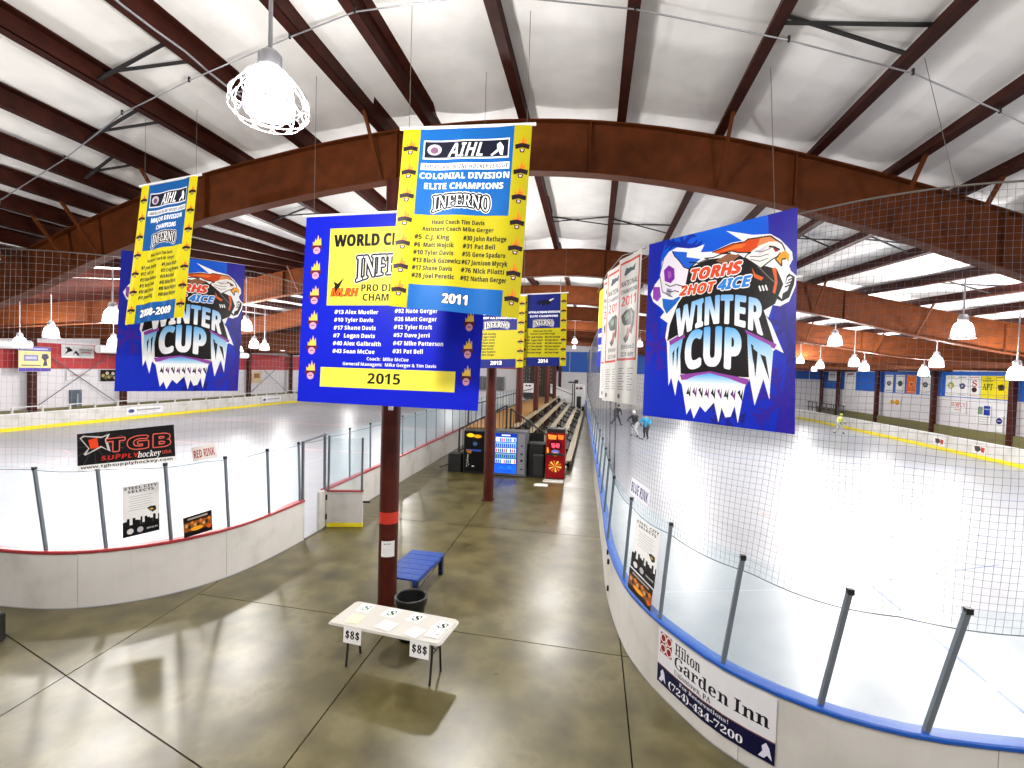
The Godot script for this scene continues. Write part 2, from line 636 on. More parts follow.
func shell():
	var b := MB.new()
	b.box(V((XL + XR) * 0.5, -0.16, -34), V(XR - XL + 0.4, 0.24, 82.4))
	var floor_ := single("floor", b, M.joint, "polished olive brown concrete floor slab of the hall with saw-cut joints", "floor", "", "structure")
	var polys := [PackedVector2Array([Vector2(XL, -75), Vector2(XR, -75), Vector2(XR, 6.8), Vector2(XL, 6.8)])]
	var every := func(_c): return true
	polys = cut(polys, Vector2(-7.30, -5.1), Vector2(-7.57, -9.0), 0.010, every)
	polys = cut(polys, Vector2(-3.33, -5.1), Vector2(-3.55, -15.5), 0.010, func(c): return c.x > -7.4)
	polys = cut(polys, Vector2(0.60, 0), Vector2(0.60, -9), 0.010, func(c): return c.x > -3.4)
	polys = cut(polys, Vector2(-4.59, -8.47), Vector2(0.69, -8.2), 0.010, func(c): return c.x > -9.0)
	polys = cut(polys, Vector2(-7.53, -9.19), Vector2(-12, -9.6), 0.010, func(c): return c.x < -9.0)
	polys = cut(polys, Vector2(-9.14, -6.58), Vector2(-4.3, -4.93), 0.010, func(c): return c.x < -3.4 and c.y > -9.0)
	for z in [-14.0, -19.7, -25.4, -31.1, -36.8, -42.5, -48.2, -53.9, -59.6, -65.3, -71.0]:
		polys = cut(polys, Vector2(-4, z - 0.15), Vector2(1, z), 0.010, func(c): return c.x > -12.5 and c.x < 6.0 and c.y < -8.3)
	for p in polys:
		var s := MB.new()
		s.prism(p, V(0, -0.04, 0), Basis(Vector3.RIGHT, Vector3.BACK, Vector3.UP), 0.04)
		part(floor_, "slab", s, M.concrete)

	# side, front and rear walls
	for side in [-1, 1]:
		var x: float = XL if side < 0 else XR
		var w := MB.new()
		w.box(V(x + side * 0.1, 3.4, -34), V(0.2, 6.8, 82))
		var wn := single("wall_left" if side < 0 else "wall_right", w, M.siding, "white metal-sided left wall with a red band along its top" if side < 0 else "white metal-sided right wall with a blue band along its top", "wall", "", "structure")
		var band := MB.new()
		band.box(V(x - side * 0.03, 4.6 if side < 0 else 4.45, -34), V(0.06, 1.8 if side < 0 else 2.2, 82))
		tag(part(wn, "red_band" if side < 0 else "blue_band", band, M.red_band if side < 0 else M.blue_band), "red painted band" if side < 0 else "blue painted band")
		var base := MB.new()
		base.box(V(x - side * 0.25, 0.45 if side < 0 else 0.4, -34), V(0.5, 0.9 if side < 0 else 0.8, 82))
		tag(part(wn, "wainscot", base, M.olive), "olive concrete ledge at the foot of the wall")
		var ribs := MB.new()
		for i in 81:
			ribs.box(V(x - side * 0.012, 2.25, -74.5 + i * 1.0), V(0.024, 2.9, 0.05))
		tag(part(wn, "siding_ribs", ribs, M.siding), "", "", "", "stuff")
		# upright steel at each frame
	for e in 2:
		var z: float = -75.1 if e == 0 else 7.1
		var pts := PackedVector2Array([Vector2(XL - 0.2, 0)])
		pts.append(Vector2(XR + 0.2, 0))
		for i in 36:
			var x: float = XR + 0.2 - i * (XR - XL + 0.4) / 35.0
			pts.append(Vector2(x, roof(x, -75.0 if e == 0 else 7.0) + 0.34))
		var w := MB.new()
		w.prism(pts, V(0, 0, z), Basis(), 0.1 if e == 1 else -0.1)
		var wn := single("wall_far" if e == 0 else "wall_near", w, M.siding, "white far end wall with blue and red bands behind the grandstand" if e == 0 else "white end wall behind the photographer", "wall", "", "structure")
		if e == 0:
			var bb := MB.new()
			bb.box(V(12.5, 6.0, -74.96), V(37.0, 3.0, 0.08))
			tag(part(wn, "blue_band", bb, M.blue_band), "blue painted band on the right half")
			var rb := MB.new()
			rb.box(V(-21.5, 5.6, -74.96), V(33, 1.8, 0.08))
			tag(part(wn, "red_band", rb, M.red_band), "red painted band on the left half")
			var seam := MB.new()
			for i in 12:
				seam.box(V(-3.6 + i * 3.0, 6.0, -74.9), V(0.06, 3.0, 0.05))
			tag(part(wn, "band_seams", seam, M.siding), "", "", "", "stuff")

	# purlins: as measured over the aisle, then at an even pitch
	var xs := [5.57, 4.58, 3.4, 1.93, 0.32, -1.4, -3.15, -4.05, -5.65, -7.1, -8.45, -9.45, -10.2, -10.87, -11.4, -11.95, -12.6]
	var x2 := 6.7
	while x2 < XR - 0.4:
		xs.append(x2)
		x2 += 1.45
	x2 = -13.6
	while x2 > XL + 0.4:
		xs.append(x2)
		x2 -= 1.35
	xs.sort()
	var top := MB.new()
	var edge_pts := []
	for k in 71:
		edge_pts.append(XL - 0.2 + k * (XR - XL + 0.4) / 70.0)
	for k in ZF.size() - 1:
		for i in 70:
			var q := []
			for c in [[i, k], [i + 1, k], [i + 1, k + 1], [i, k + 1]]:
				var zz: float = ZF[c[1]] + (0.2 if c[1] == 0 else (-0.2 if c[1] == 9 else 0.0))
				q.append(V(edge_pts[c[0]], roof(edge_pts[c[0]], ZF[c[1]]) + 0.36, zz))
			top.quadh(q[0], q[1], q[2], q[3], Vector3.DOWN)
			for j in 4:
				q[j] += Vector3.UP * 0.1
			top.quadh(q[0], q[1], q[2], q[3], Vector3.UP)
	var ceil_ := single("ceiling", top, M.siding, "low bowed metal roof lined with white insulation between dark purlins", "ceiling", "", "structure")
	for x in xs:
		var m := MB.new()
		for k in ZF.size() - 1:
			var p0 := V(x, roof(x, ZF[k]), ZF[k])
			var p1 := V(x, roof(x, ZF[k + 1]), ZF[k + 1])
			m.bar(p0 + Vector3.UP * 0.012, p1 + Vector3.UP * 0.012, 0.15, 0.02)
			m.bar(p0 + V(0.06, 0.125, 0), p1 + V(0.06, 0.125, 0), 0.03, 0.25)
			m.bar(p0 + V(0.13, 0.24, 0), p1 + V(0.13, 0.24, 0), 0.15, 0.02)
			m.bar(p0 + V(-0.068, 0.035, 0), p1 + V(-0.068, 0.035, 0), 0.015, 0.05)
		part(ceil_, "purlin", m, M.purlin)
	# insulation blankets, sagging a little between the purlins
	var rest := MB.new()
	for k in ZF.size() - 1:
		for i in xs.size() - 1:
			var one := rest if k > 4 else MB.new()
			var x0: float = xs[i] + 0.03
			var x1: float = xs[i + 1] + 0.03
			var nz := 6
			for a in 4:
				for c in nz:
					var q := []
					for d in [[a, c], [a + 1, c], [a + 1, c + 1], [a, c + 1]]:
						var x := lerpf(x0, x1, d[0] / 4.0)
						var z := lerpf(ZF[k], ZF[k + 1], float(d[1]) / nz)
						var sag := 0.07 * sin(PI * d[0] / 4.0) * (0.6 + 0.5 * sin(z * 1.7 + xs[i] * 3.0))
						q.append(V(x, lerpf(roof(x0, z), roof(x1, z), d[0] / 4.0) + 0.235 - sag, z))
					one.quadh(q[0], q[1], q[2], q[3], Vector3.DOWN)
			if k <= 4:
				part(ceil_, "insulation_panel", one, M.lining)
	tag(part(ceil_, "insulation_panels", rest, M.lining), "white insulation lining over the far bays", "", "", "stuff")
	# flat straps that brace the purlins, crossed in pairs
	for s in [[-7.1, -6.2], [-5.65, -4.6], [-8.45, -7.2], [-9.45, -8.0], [-4.05, -5.2], [1.93, -6.3], [0.32, -11.0], [0.32, -14.5], [3.4, -11.5], [4.58, -13.0], [5.57, -12.0], [-5.65, -12.5], [-7.1, -13.5], [-8.45, -12.0], [-1.4, -11.0], [-1.4, -14.5], [7.0, -14.0], [9.0, -19.5], [11.0, -20.5]]:
		var i := 0
		while i < xs.size() - 2 and xs[i] < s[0] - 0.05:
			i += 1
		var m := MB.new()
		var z: float = s[1]
		var xa: float = xs[i] + 0.08
		var xb: float = xs[i + 1] + 0.04
		m.bar(V(xa, roof(xa, z) + 0.2, z), V(xb, roof(xb, z) + 0.04, z - 0.06), 0.05, 0.02)
		m.bar(V(xa, roof(xa, z) + 0.04, z + 0.1), V(xb, roof(xb, z) + 0.2, z + 0.22), 0.05, 0.02)
		part(ceil_, "cross_strap", m, M.dark)

	# steel frames
	var place := ["nearest bowed brown steel roof frame crossing above the hanging banners", "second brown steel roof frame from the front, behind the hanging banners", "third brown steel roof frame from the front", "fourth brown steel roof frame from the front", "fifth brown steel roof frame from the front", "sixth brown steel roof frame from the front", "seventh brown steel roof frame from the front", "farthest brown steel roof frame before the end wall"]
	for k in range(1, 9):
		var t := thing("steel_frame", place[k - 1], "roof beam", V(-3.5, low(k, -3.5), ZF[k]), "steel roof frames")
		var web := MB.new()
		var lo := []
		var hi := []
		var n := 120
		for i in n + 1:
			var x := lerpf(XL, XR, float(i) / n)
			lo.append(V(x, low(k, x), ZF[k]))
			hi.append(V(x, low(k, x) + DEEP, ZF[k]))
		var fl := MB.new()
		var ft := MB.new()
		for i in n:
			for s in [-1, 1]:
				var o := V(0, 0, 0.012 * s)
				web.quadh(lo[i] + o, lo[i + 1] + o, hi[i + 1] + o, hi[i] + o, V(0, 0, s))
			fl.bar(lo[i] + Vector3.UP * 0.012, lo[i + 1] + Vector3.UP * 0.012, 0.26, 0.024)
			ft.bar(hi[i] - Vector3.UP * 0.012, hi[i + 1] - Vector3.UP * 0.012, 0.26, 0.024)
		part(t, "web", web, M.steel)
		part(t, "bottom_flange", fl, M.steel)
		part(t, "top_flange", ft, M.steel)
		for x in ([-12.0, -7.75, -3.75, -0.2, 3.15, 6.2] if k == 1 else [-20.0, -11.5, -7.6, -3.75, 0.2, 3.0, 7.6, 12.0, 18.0]):
			var st := MB.new()
			st.bar(V(x, low(k, x) + 0.02, ZF[k]), V(x, low(k, x) + DEEP - 0.02, ZF[k]), 0.02, 0.24, Vector3.BACK)
			part(t, "stiffener", st, M.steel)
		if k <= 3:
			for x in ([-11.95, -10.87, -10.2, -8.45, -4.05, 1.93, 4.58, 5.57] if k == 1 else [-13.6, -10.87, -8.45, -5.65, 1.93, 4.58, 6.7, 9.6, 12.5]):
				var br := MB.new()
				br.bar(V(x + 0.02, low(k, x) + DEEP + 0.1, ZF[k] + 0.95), V(x + 0.02, low(k, x) + 0.04, ZF[k] + 0.1), 0.05, 0.05)
				part(t, "flange_brace", br, M.steel)
	# columns down the middle
	var cx := [-3.78, -3.52, -3.72, -3.78, -3.8, -3.82, -3.85]
	var cl := ["nearest brown steel column with a red stripe, behind the white table", "second brown steel column, standing before the vending machines", "third brown steel column, rising through the front of the grandstand", "fourth brown steel column, halfway along the grandstand", "fifth brown steel column, towards the rear of the grandstand", "sixth brown steel column, at the far end of the grandstand", "last brown steel column, near the far end wall"]
	for k in 7:
		var z: float = ZF[k + 1]
		var t := thing("steel_column", cl[k], "column", V(cx[k], 0, z), "steel columns down the aisle")
		var s := MB.new()
		var top_y := low(k + 1, cx[k]) - 0.005
		s.lathe([Vector2(0.18, 0.02), Vector2(0.18, top_y)], V(cx[k], 0, z), 20)
		part(t, "shaft", s, M.column)
		var bp := MB.new()
		bp.cbox(V(cx[k], 0.012, z), V(0.42, 0.024, 0.42), 0.03)
		part(t, "base_plate", bp, M.column)
		if k == 0:
			var rs := MB.new()
			rs.lathe([Vector2(0.183, 1.62), Vector2(0.183, 1.84)], V(cx[k], 0, z), 20)
			tag(part(t, "red_stripe", rs, mat(Color(0.72, 0.16, 0.08), 0.5)), "red painted stripe")
		if k == 1:
			var jn := MB.new()
			jn.lathe([Vector2(0.19, 1.05), Vector2(0.19, 1.1)], V(cx[k], 0, z), 20)
			part(t, "weld_collar", jn, M.column)
	# sprinkler pipe hung under the purlins of the first bay
	var sp := thing("sprinkler_pipe", "thin grey pipe hung under the purlins across the first roof bay", "pipe", V(-0.5, 9.0, -6.1))
	var line := []
	for q in [V(-11.4, 0, -7.9), V(-10.6, 0, -7.43), V(-8.94, 0, -7.2), V(-7.3, 0, -6.72), V(-5.9, 0, -6.46), V(-4.1, 0, -6.13), V(-3.07, 0, -5.9), V(-1.4, 0, -5.85), V(0.33, 0, -6.1), V(2.1, 0, -6.34), V(3.5, 0, -6.5), V(4.6, 0, -6.8), V(5.6, 0, -7.1)]:
		line.append(V(q.x, roof(q.x, q.z) - 0.05, q.z))
	var pm := MB.new()
	pm.tube(line, 0.010, 6)
	part(sp, "pipe_run", pm, M.galv)
	for q in line:
		var h := MB.new()
		h.bar(q + Vector3.UP * 0.05, q - Vector3.UP * 0.02, 0.025, 0.025)
		part(sp, "hanger", h, M.dark)
	# conduit that runs along a purlin to the near lamp
	var cd := MB.new()
	var cpts := []
	for i in 9:
		var z := -4.2 - i * 0.45
		cpts.append(V(-5.55, roof(-5.6, z) - 0.02 + 0.02 * sin(i * 2.0), z))
	cd.tube(cpts, 0.016, 6)
	single("conduit", cd, M.galv, "white electrical conduit clipped along a purlin left of the near lamp", "conduit")
	# white heater ducts hung near the left wall
	for d in [[-35.5, 5.25, -26.5, -22, "white round duct hung above the red band at far left edge"], [-35.0, 5.2, -46.0, -30.5, "long white round duct hung above the red band right of the pale blue sign"]]:
		var m := MB.new()
		m.tube([V(d[0], d[1], d[2]), V(d[0], d[1], d[3])], 0.3, 14)
		for e in [0.25, 0.75]:
			var hz := lerpf(d[2], d[3], e)
			m.bar(V(d[0], d[1] + 0.28, hz), V(d[0], roof(d[0], hz) + 0.1, hz), 0.03, 0.03)
		single("heater_duct", m, M.white, d[4], "duct", "heater ducts")

# ---------------------------------------------------------------- lamps
func lamps():
	var spots := [
		[24, 5.9, -30, "bell lamp high over the right side of the right rink, nearest of a hidden row"],
		[24, 5.9, -38.5, "bell lamp high over the right side of the right rink, second of a hidden row"],
		[24, 5.9, -46.5, "bell lamp high over the right side of the right rink, third of a hidden row"],
		[24, 5.9, -62, "bell lamp high over the right side of the right rink, last of a hidden row"],
		[12, 6.3, -69, "bell lamp near the far end wall of the right rink"],
		[-2.5, 7.6, -62, "bell lamp over the far end of the aisle"],
		[-20, 6.6, -68, "bell lamp near the far end wall of the left rink"],
		[-31, 6, -46, "bell lamp high before the red band, middle of a hidden row"],
		[-31, 6, -60, "bell lamp high before the red band, last of a hidden row"],
		[-31, 6, -29, "bell lamp high before the red band, first of a hidden row"],
		[-2.93, 7.0, -4.1, "large caged bell lamp glowing white, nearest, at upper left"],
		[8.3, 5.81, -13.0, "bell lamp over the right rink, largest and rightmost but one"],
		[8.23, 5.96, -19.0, "bell lamp just right of the large blue tournament banner on the right"],
		[12.0, 5.32, -20.0, "bell lamp right of a pair over the right rink, in front of the wall posters"],
		[11.2, 5.37, -24.0, "bell lamp in front of the bare blue wall band, left one of a close pair"],
		[13.3, 5.25, -27.5, "small bell lamp before the bare blue wall band, right one of a pair"],
		[15.1, 5.06, -26.0, "bell lamp behind and left of the lamp before the wall posters"],
		[12.7, 5.38, -31.0, "small bell lamp over the right rink, near the far right corner"],
		[12.4, 5.7, -33.0, "small bell lamp at the edge of the large blue banner, farthest on the right"],
		[11.6, 4.92, -16.0, "low bell lamp at the right edge in front of the yellow wall posters"],
		[3.0, 6.6, -35.0, "bell lamp seen between the white pennants and the blue banner"],
		[-17.9, 5.4, -14.0, "bell lamp over the left rink in front of the red wall band"],
		[-21.9, 5.1, -16.0, "bell lamp at the far left edge in front of the white duct"],
		[-12.75, 5.72, -11.5, "bell lamp at the upper left edge of the left blue banner"],
		[-19.9, 5.25, -18.0, "small bell lamp below another at the left edge of the left blue banner"],
		[-12.6, 5.93, -16.5, "bell lamp at the right edge of the left blue banner"],
		[-15.6, 5.43, -21.0, "bell lamp right of the left blue banner, left one of a touching pair"],
		[-16.5, 5.4, -23.0, "small bell lamp right of the left blue banner, right one of a touching pair"],
		[5.5, 6.2, -28.0, "bell lamp over the right rink behind the lower right blue banner"],
		[8.0, 6.2, -40.0, "bell lamp far over the right rink behind the right blue banner"],
		[-14.0, 6.1, -14.0, "bell lamp over the left rink behind the left blue banner"],
		[-21.0, 6.0, -24.0, "bell lamp farther over the left rink behind the left blue banner"],
		[-3.2, 6.3, -12.5, "bell lamp over the aisle behind the wide 2015 banner"],
		[-1.6, 6.9, -22.5, "bell lamp over the aisle before the grandstand"],
		[-1.6, 7.0, -40.0, "bell lamp over the aisle beside the middle of the grandstand"],
		[-13.0, 6.3, -33.0, "bell lamp over the far half of the left rink"],
		[-20.0, 6.0, -45.0, "bell lamp over the left rink near the far end"],
		[-28.0, 5.6, -36.0, "bell lamp over the far left side of the left rink"],
		[18.0, 5.4, -45.0, "bell lamp over the far end of the right rink"],
		[8.0, 6.4, -52.0, "bell lamp over the far end of the right rink beside the aisle"],
		[-13.0, 6.3, -57.0, "bell lamp at the far end of the left rink"],
		[-9.3, 6.6, -3.0, "bell lamp over the front hall, left of the photographer"],
		[9.5, 6.0, -1.5, "bell lamp over the front hall, right of the photographer"],
		[3.2, 6.8, -0.6, "bell lamp over the front hall, above and right of the photographer"],
		[20.0, 5.2, -14.0, "bell lamp over the right side of the right rink"],
		[-28.0, 5.2, -17.0, "bell lamp over the left side of the left rink"]]
	# shared shapes, hung from their top
	var shade := MB.new()
	shade.lathe([Vector2(0.001, -0.21), Vector2(0.12, -0.205), Vector2(0.2, -0.19), Vector2(0.215, -0.14), Vector2(0.205, -0.03), Vector2(0.18, 0.09), Vector2(0.14, 0.16), Vector2(0.09, 0.19), Vector2(0.001, 0.2)], Vector3.ZERO, 28)
	var shade_m := shade.mesh()
	var cap := MB.new()
	cap.lathe([Vector2(0.001, 0.18), Vector2(0.09, 0.18), Vector2(0.10, 0.22), Vector2(0.10, 0.32), Vector2(0.06, 0.36), Vector2(0.001, 0.37)], Vector3.ZERO, 16)
	var cap_m := cap.mesh()
	var ring := MB.new()
	for k in 12:
		for s in [-1.0, 1.0]:
			var pts := []
			for i in 11:
				var t := i / 10.0
				var r := 0.09 + 0.245 * sin(minf(t * 1.08, 1.0) * PI * 0.56)
				if t > 0.85:
					r *= 1.0 - (t - 0.85) * 1.5
				var a: float = TAU * k / 12.0 + s * t * 0.62
				pts.append(V(cos(a) * r, 0.21 - 0.46 * pow(t, 1.1), sin(a) * r))
			ring.tube(pts, 0.0045, 5, false)
	for q in [[0.21, 0.095], [-0.05, 0.325], [-0.17, 0.33], [-0.25, 0.255], [-0.25, 0.12]]:
		var pts := []
		for i in 33:
			pts.append(V(cos(TAU * i / 32) * q[1], q[0], sin(TAU * i / 32) * q[1]))
		ring.tube(pts, 0.005, 5, false)
	var ring_m := ring.mesh()
	var guard := MB.new()   # the far lamps' darker wire rim
	for k in 10:
		guard.box(V(cos(TAU * k / 10) * 0.217, -0.185, sin(TAU * k / 10) * 0.217), V(0.05, 0.03, 0.05), Basis(Vector3.UP, -TAU * k / 10))
	var guard_m := guard.mesh()
	for s in spots:
		var t := thing("ceiling_lamp", s[3], "lamp", V(s[0], s[1], s[2]), "bell lamps under the roof")
		part(t, "shade", shade_m, M.bulb)
		part(t, "housing", cap_m, M.galv)
		if s[2] > -10 :
			part(t, "wire_cage", ring_m, M.cage)
		else:
			part(t, "rim_guard", guard_m, M.grey)
		var up := MB.new()
		up.tube([V(s[0], s[1] + 0.36, s[2]), V(s[0], roof(s[0], s[2]) + 0.1, s[2])], 0.018, 6)
		part(t, "stem", up, M.galv)
		var l := SpotLight3D.new()
		l.name = "down_light"
		l.light_energy = LAMP_DOWN
		l.light_color = Color(1.0, 0.985, 0.96)
		l.spot_angle = 82.0
		l.spot_angle_attenuation = 0.6
		l.spot_range = 90.0
		l.spot_attenuation = 2.0
		l.light_size = 0.18
		l.shadow_enabled = true
		l.rotation_degrees = Vector3(-90, 0, 0)
		t.add_child(l)
		var g := OmniLight3D.new()
		g.name = "glow_light"
		g.light_energy = LAMP_ROUND
		g.light_color = Color(1.0, 0.985, 0.97)
		g.omni_range = 90.0
		g.omni_attenuation = 2.0
		g.light_size = 0.18
		g.shadow_enabled = true
		t.add_child(g)

const LAMP_DOWN := 6.0
const LAMP_ROUND := 15.0

# ---------------------------------------------------------------- rinks
func slice(path: Array, a: float, b: float) -> Array:
	var c := Curve3D.new()
	c.bake_interval = 0.05
	for p in path:
		c.add_point(p)
	var out := []
	var n := maxi(1, int(ceil((b - a) / 0.3)))
	for i in n + 1:
		out.append(c.sample_baked(lerpf(a, b, float(i) / n)))
	return out

func length_of(path: Array) -> float:
	var s := 0.0
	for i in path.size() - 1:
		s += path[i].distance_to(path[i + 1])
	return s

func boards(t: Node3D, path: Array, side: float, cap: Material, kick: Material, width := 2.4):
	var L := length_of(path)
	var n := int(round(L / width))
	for i in n:
		var a: float = L * i / n + (0.004 if i else 0.0)
		var b := L * (i + 1) / n - 0.004
		var m := MB.new()
		m.sweep(slice(path, a, b), [Vector2(-0.1, 0.018), Vector2(0, 0.018), Vector2(0, HB - 0.06), Vector2(-0.1, HB - 0.06)], side)
		part(t, "board_panel", m, M.board)
	var c := MB.new()
	c.sweep(slice(path, 0, L), [Vector2(-0.13, HB - 0.06), Vector2(0.02, HB - 0.06), Vector2(0.03, HB - 0.045), Vector2(0.03, HB - 0.015), Vector2(0.015, HB), Vector2(-0.13, HB)], side)
	part(t, "cap_rail", c, cap)
	if kick:
		var k := MB.new()
		k.sweep(slice(path, 0, L), [Vector2(-0.115, 0.02), Vector2(-0.1, 0.02), Vector2(-0.1, 0.24), Vector2(-0.115, 0.24)], side)
		part(t, "kick_plate", k, kick)

func glass_run(t: Node3D, feet: Array, tops: Array, wide := 0.05):
	for i in feet.size():
		var p := MB.new()
		p.bar(feet[i], tops[i], wide, 0.05, Vector3.BACK)
		var pm := part(t, "post", p, M.post)
		var c := MB.new()
		c.bar(tops[i] - Vector3.UP * 0.05, tops[i] + Vector3.UP * 0.01, wide + 0.012, 0.06, Vector3.BACK)
		part(pm, "post_cap", c, M.black)
		if i < feet.size() - 1:
			var g := MB.new()
			var a: Vector3 = feet[i].lerp(feet[i + 1], 0.02)
			var b: Vector3 = feet[i].lerp(feet[i + 1], 0.98)
			var c2: Vector3 = tops[i].lerp(tops[i + 1], 0.98)
			var d: Vector3 = tops[i].lerp(tops[i + 1], 0.02)
			g.quad(a, b, c2, d)
			part(t, "glass_panel", g, M.glass)

func ice(called: String, path: Array, label: String, lines: Array, circles: Array):
	var pts := PackedVector2Array()
	for q in path:
		pts.append(Vector2(q.x, q.z))
	var m := MB.new()
	m.prism(pts, V(0, 0.001, 0), Basis(Vector3.RIGHT, Vector3.BACK, Vector3.UP), 0.015)
	var t := single(called, m, M.ice, label, "ice", "", "structure")
	for l in lines:
		var k := MB.new()
		k.bar(V(l[0], 0.0165, l[1]), V(l[2], 0.0165, l[3]), l[4], 0.004)
		part(t, "painted_line", k, l[5])
	for c in circles:
		var k := MB.new()
		for i in 40:
			var a := TAU * i / 40
			var b := TAU * (i + 1) / 40
			k.bar(V(c[0] + cos(a) * c[2], 0.0165, c[1] + sin(a) * c[2]), V(c[0] + cos(b) * c[2], 0.0165, c[1] + sin(b) * c[2]), 0.05, 0.004)
		part(t, "painted_circle", k, c[3])

func rinks():
	var faint_red := mat(Color(0.90, 0.70, 0.70), 0.35)
	var faint_blue := mat(Color(0.55, 0.66, 0.82), 0.35)
	var blue := mat(Color(0.20, 0.32, 0.60), 0.35)
	var grey := mat(Color(0.72, 0.74, 0.78), 0.35)
	var rp := right_path.duplicate()
	rp.append_array([V(23.4, 0, -58), V(22, 0, -62), V(19, 0, -64), V(3, 0, -64.2)])
	ice("ice_sheet", rp, "white ice of the right rink behind the blue-capped boards", [[6.28, -12.3, 6.12, -8.65, 0.06, blue], [6.12, -8.45, 6.02, -6.4, 0.06, blue], [1.5, -10.75, 5.04, -11.75, 0.03, grey], [5.04, -11.75, 10.3, -14.4, 0.03, blue], [0.3, -30, 23.2, -30, 0.1, faint_blue], [0.0, -44, 23.2, -44, 0.1, faint_blue], [5.7, -17.86, 6.02, -17.6, 0.12, mat(Color(0.92, 0.5, 0.45), 0.4)], [6.05, -17.62, 6.3, -17.36, 0.1, mat(Color(0.92, 0.5, 0.45), 0.4)], [0.4, -40, 3.5, -40, 0.06, grey]], [[13, -21, 4.2, faint_blue]])
	var lp := left_path.duplicate()
	lp.append_array([V(-34.3, 0, -58), V(-32.8, 0, -62), V(-29.5, 0, -64), V(-11, 0, -64.5)])
	lp.append_array(left_side)
	ice("ice_sheet", lp, "white ice of the left rink behind the red-capped boards", [[-13.0, -13.6, -12.9, -29.0, 0.05, grey], [-14.7, -10.35, -15.4, -12.3, 0.035, grey], [-8.5, -24.5, -33.9, -24.5, 0.12, faint_red], [-8, -35, -33.9, -35, 0.2, faint_red], [-33.9, -11.5, -9.5, -11.2, 0.05, faint_red]], [[-14.6, -15.6, 2.6, faint_red], [-26.5, -17.0, 3.6, faint_red]])

	var rb := thing("rink_boards", "white rink boards with a bright blue cap rail curving round at right", "rink boards", V(0.6, 0, -8.5))
	boards(rb, right_path, 1.0, M.blue_cap, null)
	var feet := []
	var tops := []
	for q in [[-0.85, -61.5, -0.73, -61.5], [-0.66, -54, -0.54, -54], [-0.46, -46, -0.36, -46], [-0.3, -39, -0.2, -39], [-0.15, -33, -0.05, -33], [-0.03, -28.5, 0.08, -28.5], [0.07, -25, 0.18, -25], [0.13, -22, 0.24, -22], [0.2, -19.4, 0.31, -19.4], [0.25, -17.0, 0.37, -17.0], [0.3, -14.8, 0.42, -14.8], [0.35, -12.8, 0.46, -12.9], [0.38, -10.75, 0.5, -10.8], [0.60, -8.75, 0.73, -9.0], [1.03, -7.4, 1.2, -7.62], [1.66, -6.42, 1.88, -6.46], [2.52, -5.82, 2.73, -5.7], [3.4, -5.58, 3.68, -5.48], [4.75, -5.58, 5.0, -5.5], [6.2, -5.66, 6.4, -5.6], [7.7, -5.66, 7.9, -5.6], [9.2, -5.66, 9.4, -5.6]]:
		feet.append(V(q[0] + 0.03, HB, q[1]))
		tops.append(V(q[2], 2.4, q[3]))
	var rg := thing("glass_barrier", "clear glass panels in dark posts standing on the blue-capped boards of the right rink", "glass barrier", V(0.6, HB, -8.5))
	glass_run(rg, feet, tops)

	var lb := thing("rink_boards", "white rink boards with a thin red cap rail curving round at left", "rink boards", V(-8.75, 0, -7.85))
	boards(lb, left_path, -1.0, M.red_cap, null)
	feet = []
	tops = []
	for q in [[-7.36, -11.75, 0.05], [-7.42, -10.6, 0.06], [-7.58, -9.48, 0.09], [-8.07, -8.52, 0.13], [-8.84, -7.88, 0.18], [-9.72, -7.53, 0.24], [-11.0, -7.47, 0.25], [-12.4, -7.45, 0.25], [-13.8, -7.45, 0.25], [-15.2, -7.45, 0.25]]:
		feet.append(V(q[0], HB, q[1]))
		tops.append(V(q[0] - q[2], 2.57, q[1] + 0.02))
	var lg := thing("glass_barrier", "clear glass panels in grey posts on the curved red-capped boards at left", "glass barrier", V(-8.75, HB, -7.85))
	glass_run(lg, feet, tops, 0.042)
	var lb2 := thing("rink_boards", "straight white boards with a red cap rail along the left of the aisle", "rink boards", V(-7.4, 0, -20))
	boards(lb2, left_side, -1.0, M.red_cap, null)
	feet = []
	tops = []
	var z := -13.1
	while z > -62.5:
		var x := lerpf(-7.44, -7.62, (z + 13) / -17.0) if z > -30 else lerpf(-7.62, -7.92, (z + 30) / -34.0)
		feet.append(V(x, HB, z))
		tops.append(V(x - 0.03, 2.62, z))
		z -= 1.5
	var lg2 := thing("glass_barrier", "long row of glass panels along the left of the aisle, receding behind the columns", "glass barrier", V(-7.4, HB, -20))
	glass_run(lg2, feet, tops, 0.04)

	# the open gate
	var g := thing("rink_gate", "white rink gate with a yellow foot strip, swung open into the aisle at left", "gate", V(-7.33, 0, -12.98))
	var dir := V(0.968, 0, -0.25).normalized()
	var b := Basis(dir, Vector3.UP, dir.cross(Vector3.UP))
	var m := MB.new()
	m.cbox(V(-7.3, 0.58, -12.99) + dir * 0.5, V(0.98, 0.88, 0.09), 0.015, b)
	var leaf := part(g, "leaf", m, M.board)
	m = MB.new()
	m.box(V(-7.3, 0.075, -12.99) + dir * 0.5, V(0.98, 0.12, 0.1), b)
	part(leaf, "kick_plate", m, M.yellow)
	m = MB.new()
	m.box(V(-7.3, 1.035, -12.99) + dir * 0.5, V(1.0, 0.035, 0.12), b)
	part(leaf, "cap_rail", m, M.red_cap)
	for s in [[0.03, 2.6], [0.95, 2.55]]:
		m = MB.new()
		m.bar(V(-7.3, 1.05, -12.99) + dir * s[0], V(-7.3, s[1], -12.99) + dir * s[0], 0.06, 0.05, dir)
		part(g, "post", m, M.post)
	m = MB.new()
	m.quad(V(-7.3, 1.06, -12.99) + dir * 0.06, V(-7.3, 1.06, -12.99) + dir * 0.92, V(-7.3, 2.52, -12.99) + dir * 0.92, V(-7.3, 2.52, -12.99) + dir * 0.06)
	part(g, "glass_panel", m, M.glass)
